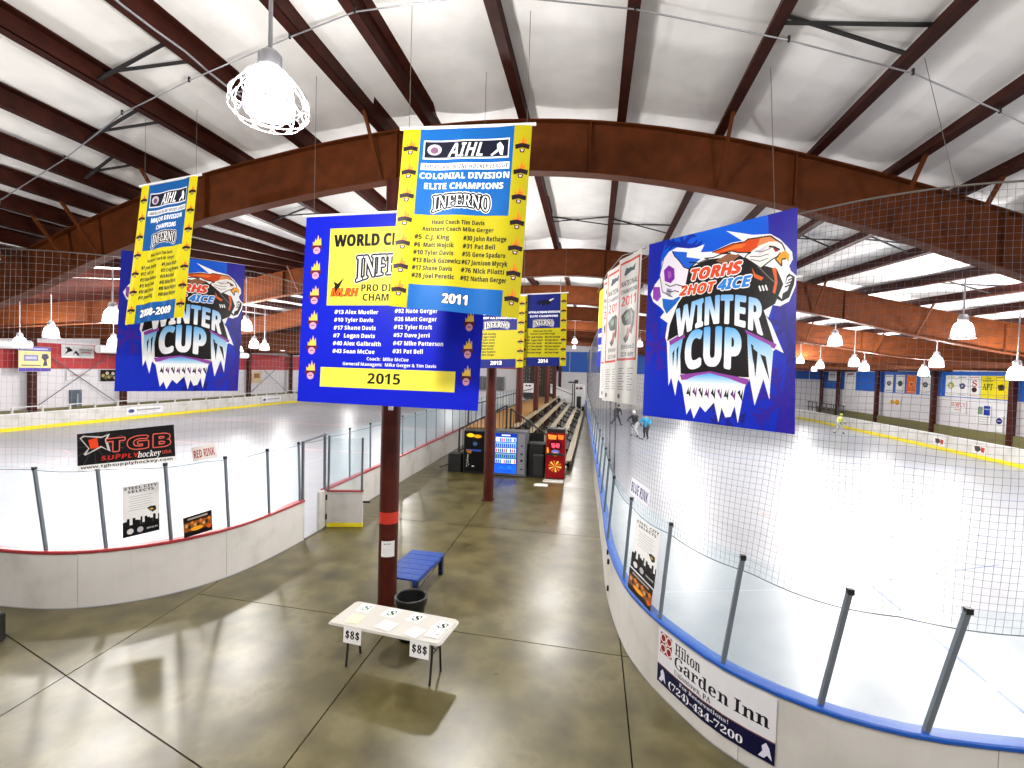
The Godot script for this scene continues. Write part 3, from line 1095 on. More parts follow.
	m = MB.new()
	m.box(V(-7.3, 0.72, -12.99) + dir * 1.08, V(0.2, 0.05, 0.05), b)
	part(leaf, "latch_handle", m, M.black)
	for y in [0.3, 0.85]:
		m = MB.new()
		m.box(V(-7.33, y, -12.97), V(0.07, 0.14, 0.09))
		part(leaf, "hinge", m, M.dark)
	var fr := thing("gate_frame", "thin dark frame over the open gateway of the left rink", "gate frame", V(-7.33, 0, -12.4))
	m = MB.new()
	m.bar(V(-7.34, 2.57, -11.8), V(-7.4, 2.62, -13.05), 0.05, 0.04)
	part(fr, "header", m, M.post)
	for q in [-11.88, -12.95]:
		m = MB.new()
		m.bar(V(-7.35, 0.0, q), V(-7.38, 2.58, q), 0.06, 0.05, Vector3.BACK)
		part(fr, "jamb", m, M.post)
	m = MB.new()
	m.box(V(-7.36, 0.55, -12.78), V(0.08, 1.04, 0.3))
	part(fr, "jamb_board", m, M.board)
	m = MB.new()
	m.box(V(-7.36, 0.02, -12.35), V(0.12, 0.03, 0.85))
	part(fr, "threshold", m, M.galv)

	# small black latches on the outside of the right boards
	for y in [[0.53, -9.05, 0.72], [0.56, -8.9, 0.55], [0.47, -9.6, 0.25]]:
		pass
	var hw := thing("board_latch", "pair of small black latches on the outside of the blue-capped boards near the corner", "latch", V(0.42, 0.75, -9.9))
	for q in [[0.405, 0.92, -10.35], [0.415, 0.80, -10.15], [0.42, 0.28, -10.1]]:
		m = MB.new()
		m.box(V(q[0], q[1], q[2]), V(0.05, 0.09, 0.07))
		part(hw, "latch", m, M.black)

	# far boards
	var fb := thing("rink_boards", "far white boards of the right rink with a yellow foot strip, below the right wall", "rink boards", V(23.4, 0, -35))
	boards(fb, smooth([V(23.4, 0, -13.5), V(23.4, 0, -30), V(23.4, 0, -58), V(22.9, 0, -61)], 4), 1.0, M.white, M.yellow)
	var fe := thing("rink_boards", "white end boards across the far end of the right rink", "rink boards", V(11, 0, -64))
	boards(fe, smooth([V(22.88, 0, -61.05), V(22, 0, -62.6), V(20, 0, -63.8), V(3, 0, -64.2), V(-0.75, 0, -63.9)], 4), 1.0, M.white, null)
	var fl := thing("rink_boards", "far white boards of the left rink with a yellow foot strip, below the red-banded wall", "rink boards", V(-34.3, 0, -35))
	boards(fl, smooth([V(-34.3, 0, -15.3), V(-34.3, 0, -30), V(-34.3, 0, -58), V(-33.7, 0, -61)], 4), -1.0, M.white, M.yellow)
	var le := thing("rink_boards", "white end boards across the far end of the left rink", "rink boards", V(-20, 0, -64))
	boards(le, smooth([V(-33.68, 0, -61.05), V(-32.6, 0, -62.6), V(-30, 0, -63.8), V(-11, 0, -64.5), V(-8.1, 0, -64.3)], 4), -1.0, M.white, null)

# ---------------------------------------------------------------- nets
func net(t: Node3D, low_pts: Array, high_pts: Array, y0: float, y1: float, pitch: float, r: float, m: Material, fine_from: float):
	var lo := smooth(low_pts, 10)
	var hi := smooth(high_pts, 10)
	var cum := [0.0]
	for i in lo.size() - 1:
		cum.append(cum[-1] + lo[i].distance_to(lo[i + 1]))
	var cols := []
	var s := 0.0
	var j := 0
	while s < cum[-1]:
		while j < cum.size() - 2 and cum[j + 1] < s:
			j += 1
		var f: float = (s - cum[j]) / maxf(cum[j + 1] - cum[j], 1e-5)
		cols.append([lo[j].lerp(lo[j + 1], f), hi[j].lerp(hi[j + 1], f), s])
		s += pitch * (1.0 if cols[-1][0].z > fine_from else 2.5)
	var rows := int((y1 - y0) / pitch)
	var at := func(c, v):
		var p: Vector3 = c[0].lerp(c[1], v)
		p.y = lerpf(y0, y1, v)
		var w := sin(PI * minf(v * 1.3, 1.0))
		return p + V(0.05, 0, 0.05) * sin(c[2] * 3.1 + v * 2.0) * w + V(0, -0.04 * absf(sin(c[2] * 2.1)) * (1.0 - v), 0)
	var mb := MB.new()
	for c in cols:
		var pts := []
		for k in 7:
			pts.append(at.call(c, k / 6.0))
		mb.tube(pts, r, 3, false)
	for k in rows + 1:
		var step := 1
		var pts := []
		for i in cols.size():
			pts.append(at.call(cols[i], float(k) / rows))
		mb.tube(pts, r, 3, false)
	part(t, "mesh", mb, m)
	for e in [[0.0, 0.006], [1.0, 0.012]]:
		var pts := []
		for i in range(0, cols.size(), 2):
			pts.append(at.call(cols[i], e[0]))
		var cb := MB.new()
		cb.tube(pts, e[1], 5, false)
		part(t, "edge_cord", cb, M.dark if e[0] == 0.0 else M.cord)

func nets():
	var t := thing("safety_net", "square-meshed grey safety net hung round the corner of the right rink", "net", V(0.9, 2.2, -8))
	net(t, [V(-0.83, 0, -63), V(0, 0, -30.7), V(0.36, 0, -18.2), V(0.5, 0, -12.8), V(0.56, 0, -10.7), V(0.79, 0, -9.0), V(1.26, 0, -7.63), V(1.93, 0, -6.5), V(2.72, 0, -5.76), V(3.68, 0, -5.54), V(5.5, 0, -5.55), V(9, 0, -5.55)],
		[V(-0.87, 0, -63), V(-0.05, 0, -30.7), V(0.3, 0, -18.2), V(0.46, 0, -12.8), V(0.56, 0, -10.5), V(0.87, 0, -8.7), V(1.45, 0, -7.75), V(2.3, 0, -6.75), V(3.0, 0, -6.1), V(3.8, 0, -5.75), V(5.5, 0, -5.65), V(9, 0, -5.6)], 2.2, 6.6, 0.072, 0.0018, M.net, -15.0)
	t = thing("safety_net", "fine pale safety net hung behind the curved glass of the left rink", "net", V(-8.3, 2.5, -8.5))
	net(t, [V(-7.95, 0, -63), V(-7.7, 0, -30), V(-7.55, 0, -18), V(-7.48, 0, -12.5), V(-7.56, 0, -10.6), V(-7.72, 0, -9.7), V(-8.0, 0, -9.0), V(-8.4, 0, -8.5), V(-8.95, 0, -8.05), V(-9.6, 0, -7.75), V(-10.4, 0, -7.6), V(-13, 0, -7.55), V(-16, 0, -7.55)],
		[V(-7.95, 0, -63), V(-7.7, 0, -30), V(-7.55, 0, -18), V(-7.55, 0, -12.5), V(-7.65, 0, -10.8), V(-7.8, 0, -10.1), V(-8.3, 0, -9.6), V(-8.9, 0, -9.2), V(-9.5, 0, -8.8), V(-10.2, 0, -8.4), V(-11, 0, -8.1), V(-13, 0, -7.8), V(-16, 0, -7.6)], 2.5, 6.65, 0.13, 0.0018, M.net_left, -14.0)
	for w in [[2.2, -6.85, 6.6, -6.95, "thin wire dropping from a purlin to the top left corner of the right blue banner"], [3.6, -5.85, 6.6, -6.3, "thin wire dropping from a purlin to the net cable right of the right blue banner"]]:
		var m := MB.new()
		m.tube([V(w[0], w[2], w[1]), V(w[0] - 0.1, roof(w[0] - 0.1, w[3]), w[3])], 0.004, 4)
		single("hanging_wire", m, M.cord, w[4], "wire", "net wires")

# ---------------------------------------------------------------- banners and posters
func banner(called: String, label: String, group: String, c: Array, m: Material, wave := 0.02, folds := 3.0, rod := true, cat := "banner", hang := 0.0) -> Node3D:
	var tl: Vector3 = c[0]
	var tr: Vector3 = c[1]
	var br: Vector3 = c[2]
	var bl: Vector3 = c[3]
	var t := thing(called, label, cat, (bl + br) * 0.5, group)
	var nx := 30
	var ny := 14
	var nrm := (tr - tl).cross(tl - bl).normalized()
	var mb := MB.new()
	var grid := []
	for j in ny + 1:
		for i in nx + 1:
			var u := float(i) / nx
			var v := float(j) / ny
			var p := tl.lerp(tr, u).lerp(bl.lerp(br, u), v)
			var d := wave * (sin(u * TAU * folds + v * 1.3) * (0.35 + 0.65 * v) + 0.5 * sin(u * TAU * folds * 0.43 + 2.0 + v * 2.1))
			grid.append(p + nrm * d)
	for q in grid:
		mb.v.append(q)
	for j in ny + 1:
		for i in nx + 1:
			var a: Vector3 = grid[j * (nx + 1) + mini(i + 1, nx)] - grid[j * (nx + 1) + maxi(i - 1, 0)]
			var b: Vector3 = grid[maxi(j - 1, 0) * (nx + 1) + i] - grid[mini(j + 1, ny) * (nx + 1) + i]
			mb.n.append(a.cross(b).normalized())
			mb.uv.append(Vector2(float(i) / nx, float(j) / ny))
	for j in ny:
		for i in nx:
			var k := j * (nx + 1) + i
			mb.ix.append_array([k, k + 1, k + nx + 2, k, k + nx + 2, k + nx + 1])
	part(t, "cloth", mb, m)
	if rod:
		var e := (tr - tl).normalized() * 0.05
		var r := MB.new()
		r.tube([tl - e + Vector3.UP * 0.012, tr + e + Vector3.UP * 0.012], 0.022, 8)
		tag(part(t, "rod", r, M.white), "white hanging rod")
	if hang > 0.0:
		for p in [tl.lerp(tr, 0.04), tl.lerp(tr, 0.96)]:
			var r := MB.new()
			r.tube([p, V(p.x, roof(p.x, p.z) + 0.24, p.z)], 0.004, 4)
			part(t, "cord", r, M.cord)
	return t

func flame(p: Print, x: float, y: float, s: float, bar: Color, hot: Color):
	var k := float(p.w) / p.h
	var f := func(l): 
		var o := []
		for i in range(0, l.size(), 2):
			o.append(Vector2(x + l[i] * s, y + l[i + 1] * s * k))
		return o
	p.poly(f.call([-0.25, 0.1, -0.3, -0.25, -0.12, -0.05, 0.05, -0.62, 0.12, -0.2, 0.28, -0.32, 0.25, 0.1]), hot)
	p.poly(f.call([-0.5, 0.02, 0, -0.08, 0.5, 0.02, 0.46, 0.3, 0, 0.2, -0.46, 0.3]), bar)
	p.poly(f.call([-0.2, 0.28, 0.2, 0.28, 0.12, 0.5, -0.12, 0.5]), bar)
	p.poly(f.call([-0.12, 0.32, 0.12, 0.32, 0.06, 0.44, -0.06, 0.44]), Color(0.85, 0.7, 0.75))

func arch(x: float, y: float, wide: float, bend: float, grow := 0.0) -> Callable:
	return func(q):
		var u: float = (q.x - x) / (wide * 0.5)
		return Vector2(q.x, y + (q.y - y) * (1.0 + grow * u * u) + bend * u * u)

func inferno_word(p: Print, x: float, y: float, size: float, wide: float):
	p.text("INFERNO", SERIF, x, y, size, Color(0.95, 0.95, 0.95), wide, 0, 0.0, 0.0125, Color.WHITE, arch(x, y - size * 0.6, wide, 0.02, 0.35))
	p.text("INFERNO", SERIF, x, y, size, Color(0.92, 0.92, 0.92), wide, 0, 0.0, 0.009, Color(0.02, 0.02, 0.03), arch(x, y - size * 0.6, wide, 0.02, 0.35))

func side_strips(p: Print, yel: Color, n: int, wide: float, hot: Color):
	p.rect(0, 0, wide, 1, yel)
	p.rect(1.0 - wide, 0, wide, 1, yel)
	for i in n:
		for x in [wide * 0.5, 1.0 - wide * 0.5]:
			flame(p, x, 0.1 + 0.86 * i / (n - 0.5), wide * 0.88, Color(0.12, 0.05, 0.08), hot)

func league_banner(year: String, title: Array, coaches: Array, players: Array, dark: bool, w := 640, h := 860) -> StandardMaterial3D:
	var yel := (Color(0.66, 0.62, 0.05) if w > 500 else Color(0.82, 0.77, 0.06)) if not dark else Color(0.70, 0.66, 0.05)
	var sky := Color(0.06, 0.11, 0.42) if dark else Color(0.04, 0.33, 0.60)
	var p := Print.new(w, h, yel)
	side_strips(p, yel, 7, 0.13, Color(0.85, 0.45, 0.12))
	p.rect(0.135, 0.0, 0.73, 0.475, sky)
	p.rect(0.135, 0.865 if not dark else 0.88, 0.73, 0.14, sky)
	if not dark:
		p.rect(0.165, 0.065, 0.67, 0.105, Color(0.85, 0.86, 0.9))
		p.rect(0.175, 0.073, 0.65, 0.088, Color(0.05, 0.06, 0.13))
		p.oval(0.25, 0.115, 0.055, 0.03, Color(0.75, 0.72, 0.78))
		p.oval(0.25, 0.118, 0.03, 0.018, Color(0.45, 0.3, 0.4))
		p.text("AIHL", SANS, 0.49, 0.155, 0.075, Color.WHITE, 0.27, 0, 0.25)
		p.shape([690, 150, 740, 120, 735, 95, 760, 82, 775, 95, 790, 110, 785, 155, 765, 150, 755, 130, 705, 155], Color.WHITE)
		p.rect(0.155, 0.19, 0.69, 0.038, Color(0.93, 0.93, 0.95))
		p.text("AMERICAN INLINE HOCKEY LEAGUE", SANS, 0.5, 0.22, 0.022, Color(0.05, 0.05, 0.15), 0.66, 0, 0.2)
	else:
		p.shape([300, 120, 380, 90, 560, 85, 690, 60, 720, 70, 640, 110, 640, 170, 610, 130, 570, 175, 540, 135, 480, 180, 440, 130, 390, 165, 370, 130], Color(0.02, 0.03, 0.14))
		p.shape([600, 85, 700, 62, 720, 70, 630, 105], Color(0.8, 0.82, 0.7))
	var y := 0.275 if not dark else 0.265
	for s in title:
		p.text(s, SANS, 0.5, y, 0.032 if not dark else 0.028, Color.WHITE, minf(0.70, 0.041 * s.length()), 0, 0.0, 0.0, Color.BLACK, null, 0.0005)
		y += 0.056
	inferno_word(p, 0.49, 0.425, 0.062, 0.44)
	y = 0.525
	for s in coaches:
		p.text(s, SANS, 0.48, y, 0.022, Color(0.05, 0.05, 0.09), 0.0205 * s.length(), 0, 0.0, 0.0, Color.BLACK, null, 0.0004)
		y += 0.038
	y = 0.61 if coaches.size() else 0.54
	var step := minf(0.043, (0.85 - y) / (players.size() / 2.0 - 0.5))
	for i in players.size() / 2:
		p.text(players[i * 2], SANS, 0.15, y, 0.0245, Color(0.05, 0.05, 0.09), 0.0208 * players[i * 2].length(), -1, 0.0, 0.0, Color.BLACK, null, 0.0005)
		p.text(players[i * 2 + 1], SANS, 0.53, y, 0.0245, Color(0.05, 0.05, 0.09), 0.0208 * players[i * 2 + 1].length(), -1, 0.0, 0.0, Color.BLACK, null, 0.0005)
		y += step
	p.text(year, SANS, 0.5, 0.955, 0.05, Color.WHITE, 0, 0, 0.0, 0.004, Color(0.03, 0.03, 0.1), null, 0.002)
	return p.material(0.5)

func champion_2015() -> StandardMaterial3D:
	var p := Print.new(900, 920, Color(0.025, 0.10, 0.74))
	var yel := Color(0.93, 0.88, 0.30)
	p.rect(0.135, 0.07, 0.73, 0.41, yel)
	p.rect(0.12, 0.81, 0.745, 0.105, yel)
	p.text("WORLD CHAMPIONS", SANS, 0.5, 0.165, 0.06, Color(0.05, 0.05, 0.1), 0.68, 0, 0.0, 0.0, Color.BLACK, null, 0.0025)
	inferno_word(p, 0.5, 0.315, 0.095, 0.42)
	p.shape([150, 435, 175, 375, 165, 350, 190, 365, 225, 330, 195, 390, 215, 440, 190, 420], Color(0.04, 0.04, 0.05))
	p.text("MLRH", SANS, 0.225, 0.43, 0.04, Color(0.95, 0.40, 0.08), 0.14, 0, 0.2, 0.003, Color(0.3, 0.1, 0.05))
	p.text("PRO DIVISION", SANS, 0.32, 0.405, 0.036, Color(0.05, 0.05, 0.1), 0, -1)
	p.text("CHAMPIONS", SANS, 0.33, 0.455, 0.036, Color(0.05, 0.05, 0.1), 0, -1)
	var a := ["#13 Alex Mueller", "#10 Tyler Davis", "#17 Shane Davis", "#7   Logan Davis", "#40 Alex Galbraith", "#43 Sean McCue"]
	var b := ["#92 Nate Gerger", "#26 Matt Gerger", "#12 Tyler Kraft", "#57 Dave Jerri", "#47 Mike Patterson", "#31 Pat Bell"]
	for i in 6:
		p.text(a[i], SANS, 0.18, 0.525 + i * 0.0415, 0.021, Color.WHITE, 0, -1, 0.0, 0.0, Color.BLACK, null, 0.0003)
		p.text(b[i], SANS, 0.51, 0.518 + i * 0.0415, 0.021, Color.WHITE, 0, -1, 0.0, 0.0, Color.BLACK, null, 0.0003)
	p.text("Coach:  Mike McCue", SANS, 0.37, 0.767, 0.017, Color.WHITE, 0, -1)
	p.text("General Managers:  Mike Gerger & Tim Davis", SANS, 0.24, 0.796, 0.017, Color.WHITE, 0, -1)
	p.text("2015", SANS, 0.47, 0.888, 0.055, Color(0.05, 0.05, 0.08), 0.18)
	for i in 6:
		for x in [0.065, 0.925]:
			var y := 0.16 + i * 0.135
			var fx := int(x * 1000)
			var fy := int(y * 1000)
			p.shape([fx - 22, fy, fx - 24, fy - 26, fx - 14, fy - 16, fx - 10, fy - 44, fx - 2, fy - 28, fx + 5, fy - 60, fx + 12, fy - 30, fx + 20, fy - 46, fx + 24, fy], Color(0.95, 0.78, 0.30))
			p.rect(x - 0.030, y - 0.004, 0.060, 0.020, Color(0.35, 0.12, 0.2))
			p.oval(x, y + 0.024, 0.019, 0.019, Color(0.86, 0.62, 0.70))
			p.rect(x - 0.010, y + 0.02, 0.020, 0.005, Color(0.4, 0.2, 0.3))
	return p.material(0.4)

func winter_cup() -> StandardMaterial3D:
	var p := Print.new(768, 900, Color(0.03, 0.15, 0.70))
	p.grad = [0.0, 0.75, Color(0.04, 0.35, 0.82), Color(0.02, 0.14, 0.70)]
	p.poly([Vector2(0.1, 0), Vector2(0.85, 0), Vector2(0.9, 1), Vector2(0.15, 1)], Color.WHITE)
	p.grad = null
	# violet corners and snowflakes
	p.shape([840, 0, 1000, 0, 1000, 1000, 900, 1000, 960, 700, 880, 450], Color(0.13, 0.10, 0.58))
	p.shape([0, 0, 150, 0, 60, 200, 90, 480, 0, 520], Color(0.10, 0.14, 0.62))
	for q in [[0.10, 0.60, 0.16, Color(0.22, 0.12, 0.60)], [0.95, 0.52, 0.2, Color(0.10, 0.09, 0.50)], [0.28, 0.05, 0.14, Color(0.05, 0.16, 0.60)], [0.93, 0.86, 0.18, Color(0.17, 0.10, 0.58)], [0.62, 0.93, 0.12, Color(0.06, 0.09, 0.50)]]:
		for k in 6:
			var d := Vector2(cos(TAU * k / 6 + 0.3), sin(TAU * k / 6 + 0.3) * 0.85)
			var s := Vector2(-d.y, d.x) * 0.014
			var c := Vector2(q[0], q[1])
			p.poly([c + s, c + d * q[2] + s, c + d * q[2] - s, c - s], q[3])
			for f in [0.5, 0.75]:
				for e in [-1, 1]:
					var d2: Vector2 = d.rotated(e * 0.8) * q[2] * 0.35
					var c2: Vector2 = c + d * q[2] * f
					p.poly([c2 + s, c2 + d2 + s * 0.6, c2 + d2 - s * 0.6, c2 - s], q[3])
	p.shape([171, 71, 236, 55, 326, 76, 382, 79, 440, 70, 413, 109, 494, 118, 624, 94, 691, 96, 585, 27, 754, 78, 858, 93, 912, 128, 947, 164, 975, 195, 979, 229, 961, 256, 970, 278, 1000, 306, 995, 349, 963, 415, 917, 433, 877, 425, 856, 481, 840, 470, 871, 507, 940, 645, 897, 626, 880, 640, 869, 857, 835, 765, 789, 890, 758, 767, 732, 802, 694, 981, 672, 900, 649, 953, 615, 960, 588, 914, 570, 990, 536, 891, 477, 945, 438, 916, 396, 985, 370, 930, 342, 968, 301, 810, 272, 782, 255, 873, 221, 774, 202, 821, 179, 583, 165, 552, 179, 471, 117, 438, 191, 455, 116, 438, 151, 408, 120, 381, 55, 344, 28, 297, 63, 245, 110, 205, 116, 120], Color(0.93, 0.93, 0.93))
	p.shape([199, 482, 258, 364, 288, 335, 272, 261, 331, 182, 472, 154, 583, 162, 667, 158, 757, 212, 897, 262, 932, 334, 890, 420, 828, 446, 840, 472, 892, 608, 737, 552, 753, 759, 291, 752, 274, 536, 181, 573], Color(0.07, 0.05, 0.06))
	# comet ball at the left
	p.shape([132, 103, 198, 66, 303, 101, 331, 178, 310, 265, 211, 328, 129, 292, 102, 194], Color(0.9, 0.88, 0.92))
	p.shape([198, 71, 315, 94, 310, 120, 414, 145, 385, 158, 331, 187, 293, 173, 253, 130, 219, 102], Color(0.10, 0.36, 0.80))
	p.shape([136, 170, 175, 147, 219, 172, 225, 228, 194, 250, 146, 233], Color(0.48, 0.16, 0.62))
	p.shape([165, 180, 195, 185, 200, 215, 175, 225], Color(0.62, 0.35, 0.72))
	p.shape([50, 256, 106, 262, 119, 320, 90, 345, 49, 323], Color(0.55, 0.25, 0.68))
	p.shape([130, 330, 215, 345, 290, 320, 240, 370, 170, 420, 140, 380], Color(0.12, 0.40, 0.78))
	p.shape([165, 275, 205, 285, 195, 330, 160, 310], Color(0.6, 0.6, 0.68))
	# flaming bird of prey at the right
	p.shape([494, 122, 624, 101, 706, 103, 725, 94, 858, 102, 886, 123, 803, 132, 747, 162, 667, 150, 625, 135, 550, 140], Color(0.80, 0.27, 0.06))
	p.shape([540, 128, 650, 108, 720, 115, 690, 130, 600, 128], Color(0.90, 0.45, 0.15))
	p.shape([520, 170, 600, 145, 680, 165, 640, 185, 560, 190], Color(0.55, 0.35, 0.25))
	p.shape([727, 167, 766, 149, 840, 126, 886, 127, 921, 148, 939, 182, 904, 203, 869, 213, 806, 246, 757, 212, 708, 181], Color(0.93, 0.91, 0.90))
	p.shape([780, 160, 850, 140, 800, 185], Color(0.82, 0.8, 0.82))
	p.shape([800, 100, 870, 105, 900, 135, 850, 128, 780, 140], Color(0.85, 0.52, 0.32))
	p.shape([913, 189, 939, 182, 961, 204, 957, 237, 944, 220, 922, 220, 921, 251, 900, 229, 887, 215], Color(0.92, 0.62, 0.12))
	p.shape([873, 163, 891, 161, 904, 180, 886, 181], Color(0.55, 0.08, 0.05))
	p.shape([758, 228, 806, 250, 897, 262, 906, 324, 890, 379, 836, 385, 769, 293], Color(0.06, 0.04, 0.04))
	p.shape([870, 255, 892, 254, 902, 324, 889, 375, 876, 366, 887, 314], Color(0.85, 0.35, 0.08))
	p.shape([753, 235, 778, 270, 825, 292, 811, 305, 769, 285], Color(0.85, 0.38, 0.12))
	p.shape([788, 311, 825, 303, 862, 342, 845, 371, 808, 359], Color(0.05, 0.05, 0.05))
	for i in 3:
		p.shape([795 + i * 18, 330, 803 + i * 18, 326, 815 + i * 18, 352, 806 + i * 18, 356], Color(0.9, 0.9, 0.9))
	p.shape([925, 401, 949, 299, 962, 290, 991, 308, 987, 341, 963, 397, 925, 412, 854, 371, 854, 356, 907, 384], Color(0.04, 0.04, 0.04))
	p.shape([953, 307, 968, 301, 979, 310, 954, 366, 924, 378], Color(0.9, 0.9, 0.9))
	for i in 3:
		p.shape([940 + i * 8, 345 - i * 14, 966 + i * 6, 338 - i * 14, 966 + i * 6, 344 - i * 14, 940 + i * 8, 351 - i * 14], Color(0.04, 0.04, 0.04))
	p.text("TORHS", SANS, 0.505, 0.25, 0.055, Color(0.85, 0.28, 0.16), 0.34, 0, 0.3, 0.006, Color(0.95, 0.93, 0.93), null, 0.004)
	p.text("2HOT", SANS, 0.385, 0.325, 0.05, Color(0.87, 0.30, 0.14), 0.24, 0, 0.3, 0.005, Color(0.95, 0.93, 0.93), null, 0.003)
	p.text("4ICE", SANS, 0.635, 0.322, 0.05, Color(0.16, 0.50, 0.85), 0.20, 0, 0.3, 0.005, Color(0.95, 0.93, 0.93), null, 0.003)
	# inked outlines
	var ink := Color(0.05, 0.04, 0.05)
	p.line([494, 122, 624, 101, 706, 103, 725, 94, 858, 102, 886, 123, 921, 148, 939, 182], 0.006, ink)
	p.line([550, 140, 625, 135, 667, 150, 747, 162, 727, 167, 708, 181, 757, 212, 806, 246, 869, 213, 904, 203], 0.006, ink)
	p.line([740, 180, 800, 190, 850, 185], 0.004, Color(0.4, 0.38, 0.38))
	p.line([745, 195, 800, 212, 845, 205], 0.004, Color(0.4, 0.38, 0.38))
	p.line([770, 160, 820, 168, 860, 160], 0.004, Color(0.4, 0.38, 0.38))
	p.line([913, 189, 887, 215, 900, 229, 921, 251, 922, 220, 944, 220], 0.006, ink)
	p.line([850, 150, 880, 158, 910, 175], 0.008, ink)
	p.line([440, 145, 500, 150, 560, 140, 620, 145], 0.006, ink)
	p.line([330, 150, 400, 165, 470, 150], 0.006, ink)
	p.line([132, 103, 102, 194, 129, 292, 211, 328], 0.006, Color(0.35, 0.3, 0.4))
	p.line([198, 71, 219, 102, 253, 130, 293, 173, 331, 187, 385, 158], 0.006, ink)
	p.line([150, 250, 190, 268, 240, 262, 300, 280], 0.005, ink)
	p.line([170, 290, 200, 300, 230, 295, 260, 305], 0.005, ink)
	p.line([790, 235, 860, 300, 900, 330], 0.004, Color(0.5, 0.45, 0.45))
	# purple ledges and icicles
	p.shape([196, 573, 308, 527, 316, 557, 205, 600], Color(0.55, 0.25, 0.62))
	p.shape([720, 530, 902, 604, 892, 625, 748, 575], Color(0.55, 0.25, 0.62))
	p.shape([284, 757, 500, 734, 753, 767, 743, 795, 525, 760, 299, 786], Color(0.55, 0.25, 0.62))
	p.grad = [0.52, 0.72, Color(0.25, 0.6, 0.85), Color(0.95, 0.96, 0.97)]
	p.shape([200, 600, 300, 560, 285, 640, 275, 770, 255, 860, 238, 700, 222, 770, 203, 810], Color.WHITE)
	p.shape([737, 552, 870, 610, 885, 640, 868, 840, 832, 740, 790, 870, 757, 740], Color.WHITE)
	p.grad = null
	for q in [[225, 640, 240, 620, 232, 720], [255, 620, 270, 600, 262, 740], [770, 620, 800, 640, 790, 760], [815, 650, 845, 660, 868, 770], [760, 600, 775, 610, 778, 700]]:
		p.shape([q[0], q[1], q[2], q[3], q[4], q[5]], Color(0.08, 0.06, 0.1))
	p.grad = [0.74, 0.80, Color(0.25, 0.62, 0.88), Color(0.95, 0.96, 0.97)]
	p.shape([310, 790, 400, 760, 500, 745, 620, 765, 735, 795, 700, 900, 650, 860, 600, 890, 520, 850, 450, 890, 400, 860, 350, 900], Color.WHITE)
	p.grad = null
	for i in 9:
		var x := 335 + i * 44
		p.shape([x, 860 - (i % 3) * 14, x + 16, 820, x + 20, 850, x + 32, 815, x + 30, 875, x + 18, 858], Color(0.08, 0.06, 0.12) if i % 2 == 0 else Color(0.40, 0.16, 0.45))
	# arched lettering
	p.grad = [0.36, 0.47, Color(0.45, 0.68, 0.90), Color(0.95, 0.96, 0.98)]
	p.text("WINTER", SANS, 0.535, 0.49, 0.14, Color.WHITE, 0.58, 0, 0.0, 0.005, Color(0.04, 0.03, 0.08), arch(0.535, 0.36, 0.58, 0.055, 0.12), 0.004)
	p.grad = [0.50, 0.64, Color(0.30, 0.62, 0.88), Color(0.95, 0.96, 0.98)]
	p.text("CUP", SANS, 0.51, 0.705, 0.195, Color.WHITE, 0.37, 0, 0.0, 0.005, Color(0.04, 0.03, 0.08), arch(0.51, 0.5, 0.37, 0.03, 0.0), 0.007)
	p.grad = null
	return p.material(0.35)

func national() -> StandardMaterial3D:
	var p := Print.new(300, 900, Color(0.78, 0.775, 0.76))
	p.frame(0.06, 0.03, 0.88, 0.68, 0.016, Color(0.72, 0.22, 0.14))
	p.shape([250, 120, 330, 75, 420, 85, 500, 80, 600, 90, 760, 70, 700, 115, 560, 110, 420, 120, 300, 130], Color(0.15, 0.25, 0.28))
	p.text("NATIONAL", SANS, 0.5, 0.20, 0.036, Color(0.06, 0.06, 0.07), 0.74, 0, 0.1)
	p.text("CHAMPIONS", SANS, 0.5, 0.25, 0.028, Color(0.06, 0.06, 0.07), 0.74, 0, 0.1)
	p.text("2011", SANS, 0.5, 0.335, 0.065, Color(0.78, 0.22, 0.22), 0.66)
	# snarling lizard head
	p.shape([180, 400, 380, 365, 640, 360, 800, 395, 790, 470, 700, 540, 600, 520, 520, 570, 380, 590, 300, 560, 420, 530, 470, 470, 330, 470, 240, 450], Color(0.16, 0.20, 0.17))
	p.shape([480, 480, 640, 470, 560, 530, 430, 560], Color(0.72, 0.30, 0.26))
	p.shape([300, 400, 460, 380, 520, 420, 380, 440], Color(0.45, 0.50, 0.44))
	p.shape([600, 380, 720, 400, 690, 480, 640, 440], Color(0.40, 0.44, 0.40))
	for i in 5:
		p.shape([470 + i * 35, 470, 490 + i * 35, 470, 478 + i * 33, 495], Color(0.92, 0.92, 0.9))
	p.text("Division 2", SERIF, 0.53, 0.63, 0.028, Color(0.1, 0.1, 0.1), 0.6)
	p.text("12 B Under", SERIF, 0.53, 0.68, 0.028, Color(0.1, 0.1, 0.1), 0.62)
	for i in 9:
		p.rect(0.14, 0.76 + i * 0.018, 0.22 + 0.06 * sin(i * 4.0), 0.006, Color(0.5, 0.5, 0.52))
		p.rect(0.56, 0.76 + i * 0.018, 0.22 + 0.06 * cos(i * 3.0), 0.006, Color(0.5, 0.5, 0.52))
	p.oval(0.2, 0.955, 0.05, 0.018, Color(0.35, 0.35, 0.38))
	return p.material(0.5)

